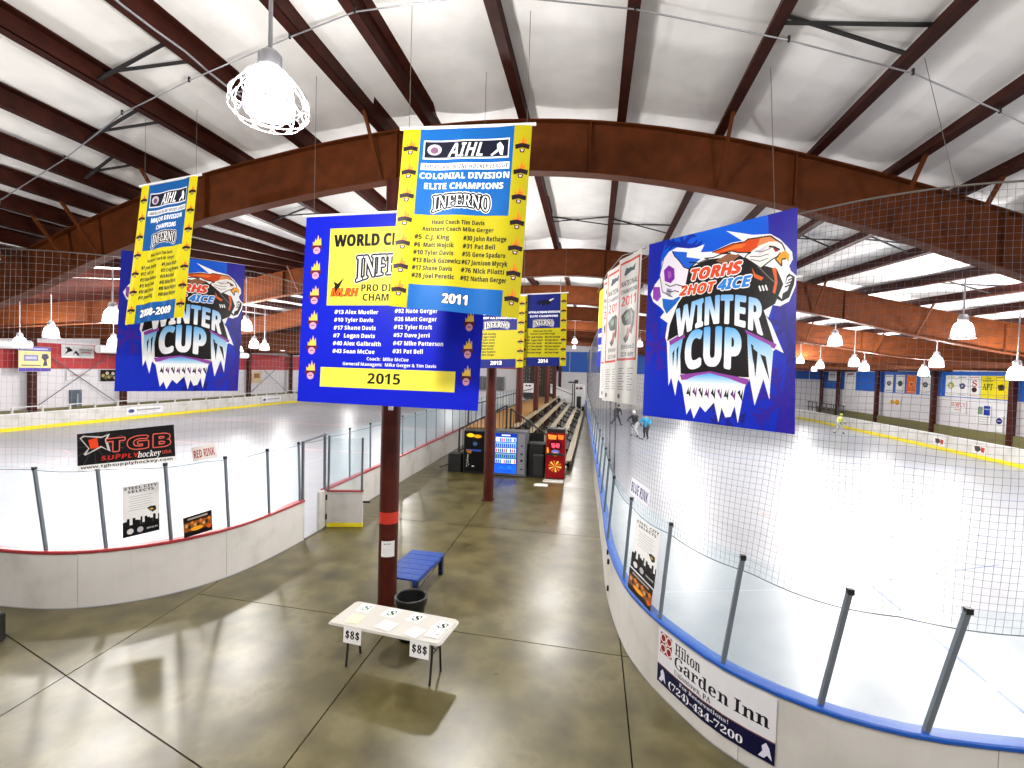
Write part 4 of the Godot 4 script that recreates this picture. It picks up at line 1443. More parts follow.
func poster_selects() -> StandardMaterial3D:
	var p := Print.new(420, 640, Color(0.90, 0.90, 0.90))
	p.text("STEEL CITY", SANS, 0.5, 0.075, 0.05, Color(0.06, 0.06, 0.07), 0.9)
	p.text("SELECTS", SANS, 0.5, 0.145, 0.05, Color(0.06, 0.06, 0.07), 0.72)
	for i in 7:
		p.rect(0.16 + 0.05 * (i % 2), 0.22 + i * 0.045, 0.66 - 0.1 * (i % 2), 0.007, Color(0.55, 0.55, 0.56))
	p.shape([660, 500, 760, 470, 900, 480, 920, 560, 820, 600, 740, 560], Color(0.12, 0.12, 0.12))
	p.shape([720, 520, 800, 510, 850, 540, 780, 560], Color(0.75, 0.6, 0.2))
	var x := 0.0
	var i := 0
	while x < 1.0:
		var ww := 0.05 + 0.03 * absf(sin(i * 2.7))
		p.rect(x, 0.78 - 0.14 * absf(sin(i * 1.9 + 0.6)), ww, 1, Color(0.05, 0.05, 0.06))
		x += ww
		i += 1
	p.rect(0, 0.80, 1, 0.2, Color(0.05, 0.05, 0.06))
	p.oval(0.2, 0.9, 0.09, 0.055, Color(0.82, 0.82, 0.82))
	p.oval(0.47, 0.9, 0.085, 0.055, Color(0.72, 0.72, 0.74))
	p.text("SELECTS", SANS, 0.8, 0.92, 0.03, Color(0.9, 0.9, 0.9), 0.3)
	return p.material(0.4)

func poster_photo() -> StandardMaterial3D:
	var p := Print.new(256, 168, Color(0.10, 0.07, 0.06))
	p.grad = [0.2, 0.95, Color(0.25, 0.16, 0.08), Color(0.72, 0.38, 0.10)]
	p.rect(0.0, 0.3, 1.0, 0.45, Color(0.55, 0.30, 0.10))
	p.grad = null
	for i in 9:
		p.oval(0.1 + i * 0.1, 0.45 + 0.1 * sin(i * 2.2), 0.05, 0.09, [Color(0.75, 0.62, 0.4), Color(0.18, 0.13, 0.1), Color(0.85, 0.45, 0.12)][i % 3])
	p.oval(0.45, 0.68, 0.22, 0.1, Color(0.95, 0.62, 0.15))
	p.rect(0.15, 0.1, 0.7, 0.09, Color(0.62, 0.58, 0.54))
	p.oval(0.88, 0.74, 0.08, 0.1, Color(0.86, 0.35, 0.1))
	p.rect(0, 0.86, 1, 0.14, Color(0.05, 0.04, 0.04))
	return p.material(0.35)

func hangings():
	var wc := winter_cup()
	banner("tournament_banner", "large blue WINTER CUP banner with a bird of prey on the right net", "blue tournament banners", [V(0.76, 6.54, -7.80), V(2.21, 6.53, -6.15), V(2.23, 3.97, -6.0), V(0.74, 3.98, -7.64)], wc, 0.012, 1.5, false, "banner")
	banner("tournament_banner", "large blue WINTER CUP banner at left, half hidden by a narrow yellow one", "blue tournament banners", [V(-8.95, 6.65, -8.24), V(-7.28, 6.62, -9.48), V(-7.26, 3.99, -9.29), V(-8.89, 3.97, -8.07)], wc, 0.012, 1.5, false, "banner")
	var m11 := league_banner("2011", ["COLONIAL DIVISION", "ELITE CHAMPIONS"], ["Head Coach Tim Davis", "Assistant Coach Mike Gerger"], ["#5  C.J. King", "#30 John Rethage", "#6  Matt Wojcik", "#31 Pat Bell", "#10 Tyler Davis", "#55 Gene Spadaro", "#13 Black Guzewicz", "#67 Jamison Mycyk", "#17 Shane Davis", "#76 Nick Pilotti", "#28 Joel Peretic", "#92 Nathan Gerger"], false)
	banner("champion_banner", "yellow and sky blue 2011 champions banner hanging front and centre", "league champion banners", [V(-2.54, 7.67, -6.26), V(-0.90, 7.78, -6.53), V(-0.99, 5.27, -6.45), V(-2.66, 5.38, -6.18)], m11, 0.022, 2.5, true, "banner", 1.0)
	var m08 := league_banner("2008-2009", ["MAJOR DIVISION", "CHAMPIONS"], ["Head Coach Tim Davis", "Assistant Coach M. Gerger"], ["#7 Josh Dunley", "#9 Josh Ritch", "#12 Jeff Lee", "#21 Craig Brown", "#13 Dave Hetman", "#24 Bob Hart", "#15 Barry Cook", "#43 Mike Davis", "#18 Matt Davis", "#88 Nate Gerger", "#19 James King", "#90 Matt Gerger"], false, 480, 860)
	banner("champion_banner", "narrow yellow and blue 2008-2009 banner hanging before the left blue banner", "league champion banners", [V(-7.49, 7.45, -7.27), V(-6.59, 7.66, -7.43), V(-6.78, 5.31, -7.33), V(-7.69, 5.15, -7.17)], m08, 0.03, 2.5, true, "banner", 1.0)
	banner("champion_banner", "wide dark blue 2015 world champions banner with yellow boxes behind the 2011 one", "league champion banners", [V(-4.56, 6.91, -7.33), V(-1.71, 7.14, -7.8), V(-1.79, 3.93, -7.7), V(-4.61, 4.0, -7.24)], champion_2015(), 0.008, 1.0, true, "banner", 1.0)
	var m13 := league_banner("2013", ["WESTERN MARYLAND", "SWEEP AA CHAMPIONS"], [], ["#7   Josh Dunley", "", "#9   Logan Davis", "", "#10 Tyler Davis", "", "#17 Shane Davis", "", "#26 Matt Gerger", "", "#43 Sean McCue", "", "#55 Gene Spadaro", "", "#92 Nate Gerger", ""], true, 420, 580)
	banner("champion_banner", "dark blue and yellow 2013 banner on the second column, left of the 2014 one", "league champion banners", [V(-4.04, 6.95, -15.9), V(-2.26, 7.0, -16.1), V(-2.27, 4.68, -16.05), V(-4.03, 4.6, -15.85)], m13, 0.01, 1.0, true, "banner", 1.0)
	var m14 := league_banner("2014", ["APPALACHIAN DIVISION", "ELITE CHAMPIONS"], ["Head Coach Tim Davis", "Assistant Coach Mike Gerger"], ["#7   Josh Dunley", "#30 John Rethage", "#9   Logan Davis", "#43 Sean McCue", "#10 Tyler Davis", "#47 Mike Patterson", "#13 Alex Mueller", "#55 Gene Spadaro", "#17 Shane Davis", "#57 Dave Jerri", "#26 Matt Gerger", "#92 Nate Gerger"], true, 420, 580)
	banner("champion_banner", "dark blue and yellow 2014 banner hanging just left of the white pennants", "league champion banners", [V(-2.43, 7.07, -16.4), V(-0.97, 7.18, -16.64), V(-0.92, 4.77, -16.58), V(-2.42, 4.73, -16.33)], m14, 0.01, 1.0, true, "banner", 1.0)
	var nat := national()
	var nl := ["white 2011 national champions pennant, nearest of the row, beside the blue banner", "second white national champions pennant of the row, half hidden by the nearest", "third white national champions pennant from the front, seen edge-on"]
	var nc := [[V(0.40, 6.66, -9.45), V(0.74, 6.74, -8.85), V(0.72, 4.05, -8.82), V(0.38, 4.06, -9.37)], [V(0.22, 6.72, -10.85), V(0.50, 6.76, -9.95), V(0.48, 4.03, -9.95), V(0.2, 4.0, -10.8)], [V(0.16, 6.75, -12.0), V(0.36, 6.75, -11.1), V(0.35, 4.0, -11.1), V(0.15, 4.0, -12.0)]]
	for i in 3:
		banner("pennant", nl[i], "white national champions pennants", nc[i], nat, 0.012, 1.5, false, "pennant")
	var p := Print.new(200, 560, Color(0.86, 0.82, 0.15))
	p.rect(0, 0.5, 1, 0.5, Color(0.08, 0.16, 0.62))
	p.text("CHAMPIONS", SANS, 0.5, 0.62, 0.05, Color.WHITE, 0.85)
	p.text("2010", SANS, 0.5, 0.8, 0.08, Color.WHITE, 0.7)
	banner("pennant", "yellow and blue pennant at the far end of the white pennant row", "white national champions pennants", [V(0.08, 6.7, -13.3), V(0.24, 6.7, -12.3), V(0.2, 4.75, -12.3), V(0.06, 4.75, -13.3)], p.material(0.5), 0.01, 1.0, false, "pennant")
	# cable that carries the pennants
	var cb := MB.new()
	cb.tube([V(0.02, 6.78, -14), V(0.22, 6.78, -11.2), V(0.44, 6.76, -9.5), V(0.8, 6.72, -8.75)], 0.01, 5)
	single("pennant_cable", cb, M.cord, "grey cable that carries the row of white pennants", "cable")

	# black supplier banner, rink signs
	p = Print.new(720, 300, Color(0.07, 0.06, 0.07))
	for k in 14:
		var a := k * 0.5
		p.poly([Vector2(0.17, 0.33), Vector2(0.17 + cos(a) * 0.3, 0.33 + sin(a) * 0.7), Vector2(0.17 + cos(a + 0.05) * 0.3, 0.33 + sin(a + 0.05) * 0.7)], Color(0.22, 0.20, 0.21))
	p.shape([25, 120, 60, 60, 250, 130, 330, 70, 300, 230, 330, 560, 240, 420, 80, 600, 60, 560, 110, 420], Color(0.75, 0.74, 0.74))
	p.shape([40, 130, 75, 95, 240, 170, 300, 120, 275, 230, 300, 500, 235, 380, 90, 560, 120, 420], Color(0.06, 0.05, 0.06))
	p.shape([110, 190, 200, 150, 215, 420, 130, 440], Color(0.85, 0.25, 0.10))
	p.text("TGB", SANS, 0.62, 0.56, 0.34, Color(0.05, 0.04, 0.05), 0.66, 0, 0.05, 0.028, Color(0.85, 0.38, 0.32))
	p.text("SUPPLY", SANS, 0.42, 0.78, 0.12, Color(0.75, 0.16, 0.12), 0.38, 0, 0.2)
	p.text("hockey", SERIF, 0.72, 0.80, 0.15, Color(0.93, 0.93, 0.93), 0.24, 0, 0.2)
	p.text("USA", SANS, 0.91, 0.76, 0.09, Color(0.75, 0.3, 0.25), 0.1)
	p.rect(0, 0.86, 1, 0.14, Color(0.9, 0.9, 0.9))
	p.text("www.tgbsupplyhockey.com", SANS, 0.5, 0.96, 0.075, Color(0.05, 0.05, 0.05), 0.94)
	banner("sponsor_banner", "black TGB supply banner tied to the net above the curved left glass", "", [V(-8.79, 3.26, -7.30), V(-7.50, 3.42, -7.95), V(-7.43, 2.76, -7.93), V(-8.75, 2.62, -7.28)], p.material(0.45), 0.008, 1.0, false, "banner")
	p = Print.new(220, 120, Color(0.90, 0.88, 0.86))
	p.text("RED RINK", SANS, 0.5, 0.8, 0.56, Color(0.62, 0.08, 0.10), 0.86)
	banner("rink_sign", "small white sign reading RED RINK on the net at left", "", [V(-7.42, 2.95, -8.27), V(-7.12, 3.02, -8.5), V(-7.06, 2.76, -8.5), V(-7.38, 2.69, -8.27)], p.material(0.5), 0.0, 1.0, false, "sign")
	p = Print.new(220, 120, Color(0.88, 0.88, 0.92))
	p.text("BLUE RINK", SANS, 0.5, 0.8, 0.58, Color(0.06, 0.07, 0.35), 0.9)
	banner("rink_sign", "small tilted sign reading BLUE RINK above the right glass", "", [V(0.72, 2.78, -8.95), V(0.96, 2.72, -8.3), V(0.93, 2.42, -8.3), V(0.69, 2.5, -8.95)], p.material(0.5), 0.0, 1.0, false, "sign")
	var ps := poster_selects()
	var pp := poster_photo()
	banner("poster", "white selects poster with a black skyline on the left glass", "", [V(-8.50, 2.22, -7.88), V(-8.12, 2.27, -8.28), V(-8.10, 1.34, -8.28), V(-8.48, 1.27, -7.88)], ps, 0.0, 1.0, false, "poster")
	banner("poster", "small dark orange photo poster at the foot of the left glass", "", [V(-7.90, 1.47, -8.62), V(-7.66, 1.54, -9.08), V(-7.63, 1.13, -9.08), V(-7.87, 1.08, -8.62)], pp, 0.0, 1.0, false, "poster")
	banner("poster", "tall white selects poster on the right glass above the blue cap rail", "", [V(0.76, 2.25, -8.32), V(1.06, 2.25, -7.62), V(0.98, 1.42, -7.55), V(0.69, 1.48, -8.26)], ps, 0.0, 1.0, false, "poster")
	banner("poster", "small dark orange photo poster below the selects poster on the right glass", "", [V(0.68, 1.46, -8.27), V(0.97, 1.40, -7.56), V(0.94, 1.08, -7.54), V(0.66, 1.12, -8.25)], pp, 0.0, 1.0, false, "poster")

	# hotel advertisement pressed onto the curved boards
	p = Print.new(960, 520, Color(0.86, 0.86, 0.88))
	p.shape([25, 60, 165, 60, 165, 430, 25, 430], Color(0.50, 0.07, 0.09))
	for q in [[60, 150], [130, 150], [60, 340], [130, 340]]:
		p.oval(q[0] / 1000.0, q[1] / 1000.0, 0.036, 0.085, Color(0.88, 0.82, 0.82))
		p.oval(q[0] / 1000.0, q[1] / 1000.0, 0.024, 0.058, Color(0.50, 0.07, 0.09))
	p.shape([80, 245, 95, 200, 110, 245, 95, 290], Color(0.88, 0.82, 0.82))
	p.text("Hilton", SERIF, 0.20, 0.27, 0.19, Color(0.06, 0.06, 0.10), 0.26, -1)
	p.text("Garden Inn", SERIF, 0.20, 0.50, 0.20, Color(0.06, 0.06, 0.10), 0.76, -1)
	p.text("Uniontown, PA", SERIF, 0.20, 0.63, 0.085, Color(0.10, 0.10, 0.14), 0.36, -1)
	p.rect(0, 0.66, 1, 0.015, Color(0.5, 0.12, 0.15))
	p.rect(0, 0.675, 1, 0.325, Color(0.04, 0.04, 0.20))
	p.text("For Reservations!", SERIF, 0.48, 0.765, 0.06, Color(0.9, 0.9, 0.92), 0.44)
	p.text("(724)-434-7200", SERIF, 0.47, 0.945, 0.12, Color(0.93, 0.93, 0.95), 0.66)
	for x in [0, 880]:
		p.shape([x + 20, 960, x + 45, 860, x + 40, 790, x + 65, 720, x + 85, 780, x + 95, 860, x + 105, 950, x + 75, 900, x + 55, 960], Color(0.85, 0.85, 0.92))
	var mb := MB.new()
	var L := slice(right_path, 0, length_of(right_path))
	var i0 := -1
	var i1 := -1
	for i in L.size():
		if i0 < 0 and L[i].z > -7.42: i0 = i
		if i1 < 0 and L[i].x > 1.95: i1 = i
	for i in range(i0, i1):
		var a: Vector3 = L[i]
		var b: Vector3 = L[i + 1]
		var oa := V(-(L[i + 1] - L[i - 1]).z, 0, (L[i + 1] - L[i - 1]).x).normalized() * 0.014
		var ob := V(-(L[i + 2] - L[i]).z, 0, (L[i + 2] - L[i]).x).normalized() * 0.014
		var u0 := float(i - i0) / (i1 - i0)
		var u1 := float(i + 1 - i0) / (i1 - i0)
		mb.quad(a + oa + Vector3.UP * 0.2, b + ob + Vector3.UP * 0.2, b + ob + Vector3.UP * 0.98, a + oa + Vector3.UP * 0.98, Rect2(u0, 0, u1 - u0, 1))
	single("advertising_panel", mb, p.material(0.4), "white and navy hotel advertisement on the curved boards below the blue rail", "advertisement")

# ---------------------------------------------------------------- things in the aisle
func sheet(label: String, c: Vector3, b: Basis, s: Vector2, m: Material, group := "", called := "paper_sheet"):
	var mb := MB.new()
	var h := s * 0.5
	var lift := b.y * 0.0015
	mb.quad(c + b * V(-h.x, 0, h.y) + lift, c + b * V(h.x, 0, h.y) + lift, c + b * V(h.x, 0, -h.y) + lift, c + b * V(-h.x, 0, -h.y) + lift)
	return single(called, mb, m, label, "paper", group)

func aisle():
	# folding table
	var b := Basis(Vector3.UP, -0.128)
	var c := V(-2.86, 0, -7.11)
	var t := thing("folding_table", "white plastic-topped folding table with papers in front of the nearest column", "table", c)
	t.basis = b
	var m := MB.new()
	m.cbox(V(0, 0.7225, 0), V(1.85, 0.035, 0.74), 0.06)
	part(t, "tabletop", m, mat(Color(0.74, 0.73, 0.70), 0.45), true)
	m = MB.new()
	for z in [-0.26, 0.26]:
		m.box(V(0, 0.69, z), V(1.6, 0.03, 0.03))
	for x in [-0.72, 0.72]:
		m.box(V(x, 0.69, 0), V(0.03, 0.03, 0.6))
	part(t, "apron_frame", m, M.dark, true)
	for x in [-0.70, 0.70]:
		for z in [-0.17, 0.17]:
			m = MB.new()
			m.tube([V(x, 0.69, z * 0.75), V(x, 0.42, z * 0.8), V(x * 1.0, 0.16, z), V(x, 0.0, z * 1.12)], 0.018, 8)
			part(t, "leg", m, M.dark, true)
		m = MB.new()
		m.tube([V(x, 0.42, -0.135), V(x, 0.42, 0.135)], 0.011, 6)
		m.tube([V(x, 0.42, 0.0), V(x * 0.45, 0.68, 0.0)], 0.009, 6)
		part(t, "leg_brace", m, M.dark, true)
	# papers on it
	var spots := [[-0.63, -0.2, 0.06], [-0.17, -0.19, -0.12], [0.27, -0.18, -0.16], [0.74, -0.1, -0.3], [-0.58, 0.16, 0.1], [-0.03, 0.17, -0.18], [0.45, 0.2, -0.2], [0.73, 0.13, -0.02]]
	var pl := ["paper with a green curled emblem at the left end of the white table", "paper with a dark green curled emblem, second from left on the white table", "paper with a dark green curled emblem, third from left on the white table", "paper with a dark curled emblem at the right end of the white table", "pale yellow sheet near the front left of the white table", "blank white sheet at the middle of the white table", "white sheet with faint print right of the middle of the white table", "white sheet with a small mark at the front right corner of the white table"]
	for i in 8:
		var p := Print.new(110, 120, Color(0.92, 0.92, 0.90) if i != 4 else Color(0.90, 0.90, 0.70))
		if i < 4:
			var g: Color = [Color(0.35, 0.50, 0.45), Color(0.06, 0.28, 0.22), Color(0.06, 0.18, 0.18), Color(0.12, 0.20, 0.22)][i]
			p.text("S", SERIF, 0.54, 0.80, 0.62, g, 0.5, 0, 0.15)
			p.shape([540, 120, 580, 110, 600, 880, 560, 890], g)
			p.oval(0.22, 0.42, 0.06, 0.05, g)
			p.oval(0.20, 0.64, 0.05, 0.05, g)
			p.oval(0.82, 0.40, 0.05, 0.05, g)
		else:
			for k in 8:
				p.rect(0.15, 0.14 + k * 0.09, 0.5 + 0.2 * sin(k * 2.0 + i), 0.012, Color(0.72, 0.72, 0.70))
			if i == 7:
				p.text("7", SERIF, 0.72, 0.85, 0.3, Color(0.2, 0.2, 0.2))
		var q := b * V(spots[i][0], 0, spots[i][1])
		sheet(pl[i], c + q + V(0, 0.7405 + 0.001 * i, 0), b * Basis(Vector3.UP, spots[i][2]), Vector2(0.22, 0.25) if i != 5 else Vector2(0.26, 0.24), p.material(0.7), "papers on the white table")
	var p := Print.new(180, 150, Color(0.91, 0.91, 0.91))
	for x in [0.22, 0.5, 0.78]:
		p.text("$" if x != 0.5 else "8", SERIF, x, 0.72, 0.46, Color(0.05, 0.05, 0.06), 0.2, 0, 0.0, 0.012, Color(0.05, 0.05, 0.06))
	for s in [[-0.47, "white sheet with three black symbols hanging from the table's front edge, left one"], [0.62, "white sheet with three black symbols hanging from the table's front edge, right one"]]:
		var mb := MB.new()
		var o := c + b * V(s[0], 0, 0.375)
		var fwd := b.z * 0.006
		mb.quad(o + b.x * -0.15 + V(0, 0.50, 0) + fwd * 3, o + b.x * 0.15 + V(0, 0.50, 0) + fwd * 3, o + b.x * 0.15 + V(0, 0.738, 0) + fwd, o + b.x * -0.15 + V(0, 0.738, 0) + fwd)
		single("paper_sheet", mb, p.material(0.7), s[1], "paper", "sheets hanging from the table edge")
	# notice and tag taped to the near column
	p = Print.new(120, 160, Color(0.88, 0.88, 0.88))
	p.text("NOTICE", SANS, 0.45, 0.22, 0.08, Color(0.1, 0.1, 0.1), 0.5)
	for k in 6:
		p.rect(0.15, 0.35 + k * 0.08, 0.7, 0.01, Color(0.75, 0.75, 0.76))
	var face := V(0.36, 0, 0.93).normalized()
	var sx := Vector3.UP.cross(face)
	var nb := MB.new()
	for i in 4:
		var a0 := (i - 2) * 0.36
		var a1 := (i - 1) * 0.36
		var r := 0.183
		var o := V(-3.78, 1.0, -9.0)
		var f0 := face * cos(a0) + sx * sin(a0)
		var f1 := face * cos(a1) + sx * sin(a1)
		nb.quad(o + f0 * r, o + f1 * r, o + f1 * r + V(0, 0.3, 0), o + f0 * r + V(0, 0.3, 0), Rect2(i / 4.0, 0, 0.25, 1))
	single("taped_notice", nb, p.material(0.7), "small white notice taped to the nearest column above the table", "notice")
	nb = MB.new()
	nb.box(V(-3.70, 3.83, -8.785), V(0.085, 0.1, 0.03))
	nb.bar(V(-3.70, 3.88, -8.785), V(-3.70, 4.02, -8.785), 0.012, 0.012)
	single("padlock_box", nb, M.white, "small white tag on the nearest column just under the 2015 banner", "tag")

	# blue slatted bench
	var bb := Basis(Vector3.UP, -0.07)
	t = thing("slatted_bench", "low blue wooden bench of wide planks behind the nearest column", "bench", V(-3.60, 0, -9.97))
	t.basis = bb
	for i in 6:
		m = MB.new()
		m.cbox(V(0, 0.435, 0.62 - i * 0.25), V(0.78, 0.035, 0.238), 0.008)
		part(t, "plank", m, M.blue_paint, true)
	for x in [-0.34, 0.34]:
		m = MB.new()
		m.box(V(x, 0.375, -0.005), V(0.045, 0.085, 1.46))
		part(t, "side_rail", m, M.blue_paint, true)
		for z in [-0.68, 0.66]:
			m = MB.new()
			m.box(V(x, 0.2085, z), V(0.09, 0.417, 0.09))
			part(t, "leg", m, mat(Color(0.02, 0.06, 0.22), 0.5), true)
	# bin behind the table
	t = thing("trash_bin", "round black rubbish bin between the white table and the blue bench", "bin", V(-2.93, 0, -8.0))
	m = MB.new()
	m.lathe([Vector2(0.001, 0.01), Vector2(0.2, 0.01), Vector2(0.245, 0.66), Vector2(0.265, 0.66), Vector2(0.27, 0.70), Vector2(0.25, 0.71), Vector2(0.235, 0.68), Vector2(0.19, 0.05), Vector2(0.001, 0.04)], Vector3.ZERO, 28)
	part(t, "bucket", m, M.black, true)
	m = MB.new()
	m.lathe([Vector2(0.276, 0.6), Vector2(0.28, 0.71), Vector2(0.262, 0.73), Vector2(0.236, 0.71), Vector2(0.228, 0.5)], Vector3.ZERO, 28)
	part(t, "liner_bag", m, mat(Color(0.012, 0.012, 0.014), 0.4), true)
	# something black with a tan knob, cut off by the photograph's left edge
	t = thing("equipment_trolley", "black trolley with a small tan knob at the bottom left edge", "trolley", V(-9.40, 0, -6.35))
	m = MB.new()
	m.cbox(V(0, 0.28, 0), V(0.4, 0.38, 0.4), 0.05)
	part(t, "body", m, M.black, true)
	m = MB.new()
	m.lathe([Vector2(0.001, -0.035), Vector2(0.025, -0.025), Vector2(0.035, 0), Vector2(0.025, 0.025), Vector2(0.001, 0.035)], V(0.21, 0.36, 0.12), 12)
	part(t, "knob", m, mat(Color(0.75, 0.58, 0.32), 0.4), true)
	for x in [-0.15, 0.15]:
		for z in [-0.15, 0.15]:
			m = MB.new()
			m.tube([V(x - 0.02, 0.06, z), V(x + 0.02, 0.06, z)], 0.06, 12)
			part(t, "wheel", m, M.dark, true)

# ---------------------------------------------------------------- grandstand and machines
func grandstand():
	var t := thing("grandstand", "wooden grandstand with tan bench rows and black railings along the aisle", "bleachers", V(-3.6, 0, -38))
	var m: MB
	var zs := -23.2
	var ze := -53.5
	var rows := [[-1.05, 0.42], [-1.72, 0.80], [-2.38, 1.17], [-3.02, 1.54], [-3.62, 1.90]]
	for r in rows:
		for part_z in 4:
			var a := lerpf(zs, ze, part_z / 4.0)
			var e := lerpf(zs, ze, (part_z + 1) / 4.0) + 0.02
			m = MB.new()
			m.box(V(r[0], r[1], (a + e) * 0.5), V(0.30, 0.05, absf(a - e)))
			part(t, "seat_plank", m, M.plank)
			m = MB.new()
			m.box(V(r[0] - 0.36, r[1] - 0.17, (a + e) * 0.5), V(0.24, 0.04, absf(a - e)))
			part(t, "foot_plank", m, M.foot)
	m = MB.new()
	m.box(V(-4.95, 1.78, (zs + ze) * 0.5), V(2.0, 0.06, zs - ze))
	tag(part(t, "walkway_deck", m, M.wood), "yellowish wooden walkway along the top")
	for i in 9:
		var z := lerpf(zs - 0.2, ze + 0.2, i / 8.0)
		m = MB.new()
		m.bar(V(-1.0, 0.18, z), V(-3.9, 1.62, z), 0.06, 0.1)
		m.bar(V(-5.9, 1.72, z), V(-3.9, 1.72, z), 0.06, 0.08)
		for x in [-1.05, -2.38, -3.62, -5.0, -5.85]:
			m.bar(V(x, 0, z), V(x, minf(1.72, 0.36 + (-1.05 - x) * 0.55), z), 0.06, 0.06)
		part(t, "support_frame", m, M.dark)
	m = MB.new()
	m.box(V(-4.0, 0.85, zs - 0.15), V(3.6, 1.6, 0.04))
	tag(part(t, "front_skirt", m, M.black), "black end skirt")
	# steps at the left of the front end
	for i in 6:
		m = MB.new()
		m.box(V(-5.75 + i * 0.36, 0.28 + i * 0.28, zs + 0.55), V(0.34, 0.05, 1.0))
		part(t, "step", m, M.dark)
	# black railings
	var rails := [[V(-5.97, 0.7, -22.1), V(-3.80, 1.86, -22.1), 1.12], [V(-3.62, 1.86, -22.1), V(-1.75, 0.62, -22.1), 0.98], [V(-5.9, 1.8, -23.4), V(-5.9, 1.8, -53.4), 1.0]]
	for r in rails:
		m = MB.new()
		var up := V(0, r[2], 0)
		m.bar(r[0] + up, r[1] + up, 0.06, 0.06)
		m.bar(r[0] + V(0, 0.12, 0), r[1] + V(0, 0.12, 0), 0.05, 0.05)
		part(t, "rail", m, M.black)
		var n := 13 if r[0].z == r[1].z else 20
		for i in n + 1:
			var q: Vector3 = r[0].lerp(r[1], float(i) / n)
			m = MB.new()
			var w := 0.07 if i == 0 or i == n else 0.025
			m.bar(q + (V(0, 0.1, 0) if w < 0.05 else V(0, -minf(q.y, 1.2), 0)), q + up, w, w, Vector3.BACK)
			part(t, "rail_post" if w > 0.05 else "baluster", m, M.black)
	# white panel with a sloping black handrail at the far end
	m = MB.new()
	m.prism(PackedVector2Array([Vector2(-4.6, 2.2), Vector2(-2.2, 1.0), Vector2(-2.2, 2.4), Vector2(-4.6, 3.2)]), V(0, 0, -54.0), Basis(), 0.06)
	tag(part(t, "end_panel", m, M.white), "white end panel")
	m = MB.new()
	m.bar(V(-4.6, 3.0, -53.9), V(-2.2, 2.1, -53.9), 0.06, 0.06)
	m.bar(V(-2.2, 0, -53.9), V(-2.2, 3.3, -53.9), 0.09, 0.09, Vector3.BACK)
	part(t, "end_handrail", m, M.black)

	# drinks machine, lit front
	var p := Print.new(300, 420, Color(0.05, 0.16, 0.52))
	for r in 5:
		p.rect(0.03, 0.10 + r * 0.135, 0.94, 0.115, [Color(0.62, 0.78, 0.95), Color(0.45, 0.68, 0.95), Color(0.70, 0.78, 0.80), Color(0.35, 0.55, 0.55), Color(0.60, 0.78, 0.92)][r])
		for i in 10:
			var cc: Color = [Color(0.85, 0.88, 0.92), Color(0.08, 0.2, 0.6), Color(0.7, 0.25, 0.25), Color(0.15, 0.35, 0.3), Color(0.1, 0.25, 0.55)][(i * (r + 2) / 3 + r) % 5 if r != 1 else 1]
			p.rect(0.05 + i * 0.092, 0.125 + r * 0.135, 0.06, 0.085, cc)
			p.rect(0.065 + i * 0.092, 0.105 + r * 0.135, 0.03, 0.025, cc.lightened(0.4))
	p.grad = [0.78, 1.0, Color(0.15, 0.50, 0.95), Color(0.03, 0.15, 0.55)]
	p.rect(0, 0.78, 1, 0.22, Color(0.08, 0.3, 0.75))
	p.shape([100, 900, 300, 820, 480, 880, 700, 810, 900, 900, 700, 960, 400, 940], Color(0.5, 0.75, 0.98))
	p.grad = null
	p.rect(0.3, 0.035, 0.4, 0.035, Color(0.75, 0.8, 0.92))
	t = thing("vending_machine", "drinks vending machine with a glowing blue front before the grandstand", "vending machine", V(-3.45, 0, -21.5))
	m = MB.new()
	m.cbox(V(-3.45, 1.0, -21.5), V(1.42, 1.92, 0.85), 0.03)
	part(t, "cabinet", m, M.grey)
	m = MB.new()
	m.box(V(-3.45, 0.04, -21.5), V(1.36, 0.08, 0.8))
	part(t, "plinth", m, M.black)
	m = MB.new()
	m.quad(V(-4.10, 0.14, -21.06), V(-3.15, 0.14, -21.06), V(-3.15, 1.86, -21.06), V(-4.10, 1.86, -21.06))
	part(t, "lit_display", m, p.material(0.2, 1.3))
	m = MB.new()
	m.box(V(-2.95, 1.0, -21.065), V(0.30, 1.72, 0.02))
	var cpn := part(t, "control_panel", m, mat(Color(0.55, 0.55, 0.58), 0.4, 0.3))
	for q in [[1.35, 0.05], [1.0, 0.07], [0.72, 0.09], [0.35, 0.05]]:
		m = MB.new()
		m.box(V(-2.93, q[0], -21.05), V(0.1, q[1], 0.02))
		part(cpn, "slot", m, M.black)
	# black snack machine at its left
	t = thing("snack_machine", "black snack machine with yellow lights on top, left of the second column", "vending machine", V(-5.05, 0, -21.6))
	m = MB.new()
	m.cbox(V(-5.05, 0.95, -21.6), V(0.95, 1.86, 0.8), 0.03)
	part(t, "cabinet", m, M.black)
	p = Print.new(200, 400, Color(0.03, 0.03, 0.035))
	p.oval(0.3, 0.09, 0.2, 0.05, Color(0.95, 0.82, 0.1))
	p.oval(0.68, 0.11, 0.2, 0.045, Color(0.90, 0.62, 0.08))
	p.oval(0.55, 0.3, 0.12, 0.05, Color(0.2, 0.3, 0.45))
	p.rect(0.12, 0.44, 0.75, 0.05, Color(0.15, 0.25, 0.55))
	p.shape([80, 450, 400, 460, 330, 560, 120, 520], Color(0.55, 0.35, 0.15))
	for k in 9:
		p.text("SNACKS"[k % 6], SERIF, 0.18 + 0.05 * sin(k * 3.0), 0.6 + k * 0.035, 0.035, Color(0.8, 0.8, 0.75))
	p.rect(0.4, 0.85, 0.12, 0.03, Color(0.7, 0.7, 0.7))
	m = MB.new()
	m.quad(V(-5.48, 0.1, -21.19), V(-4.62, 0.1, -21.19), V(-4.62, 1.84, -21.19), V(-5.48, 1.84, -21.19))
	part(t, "front_panel", m, p.material(0.3, 0.35))
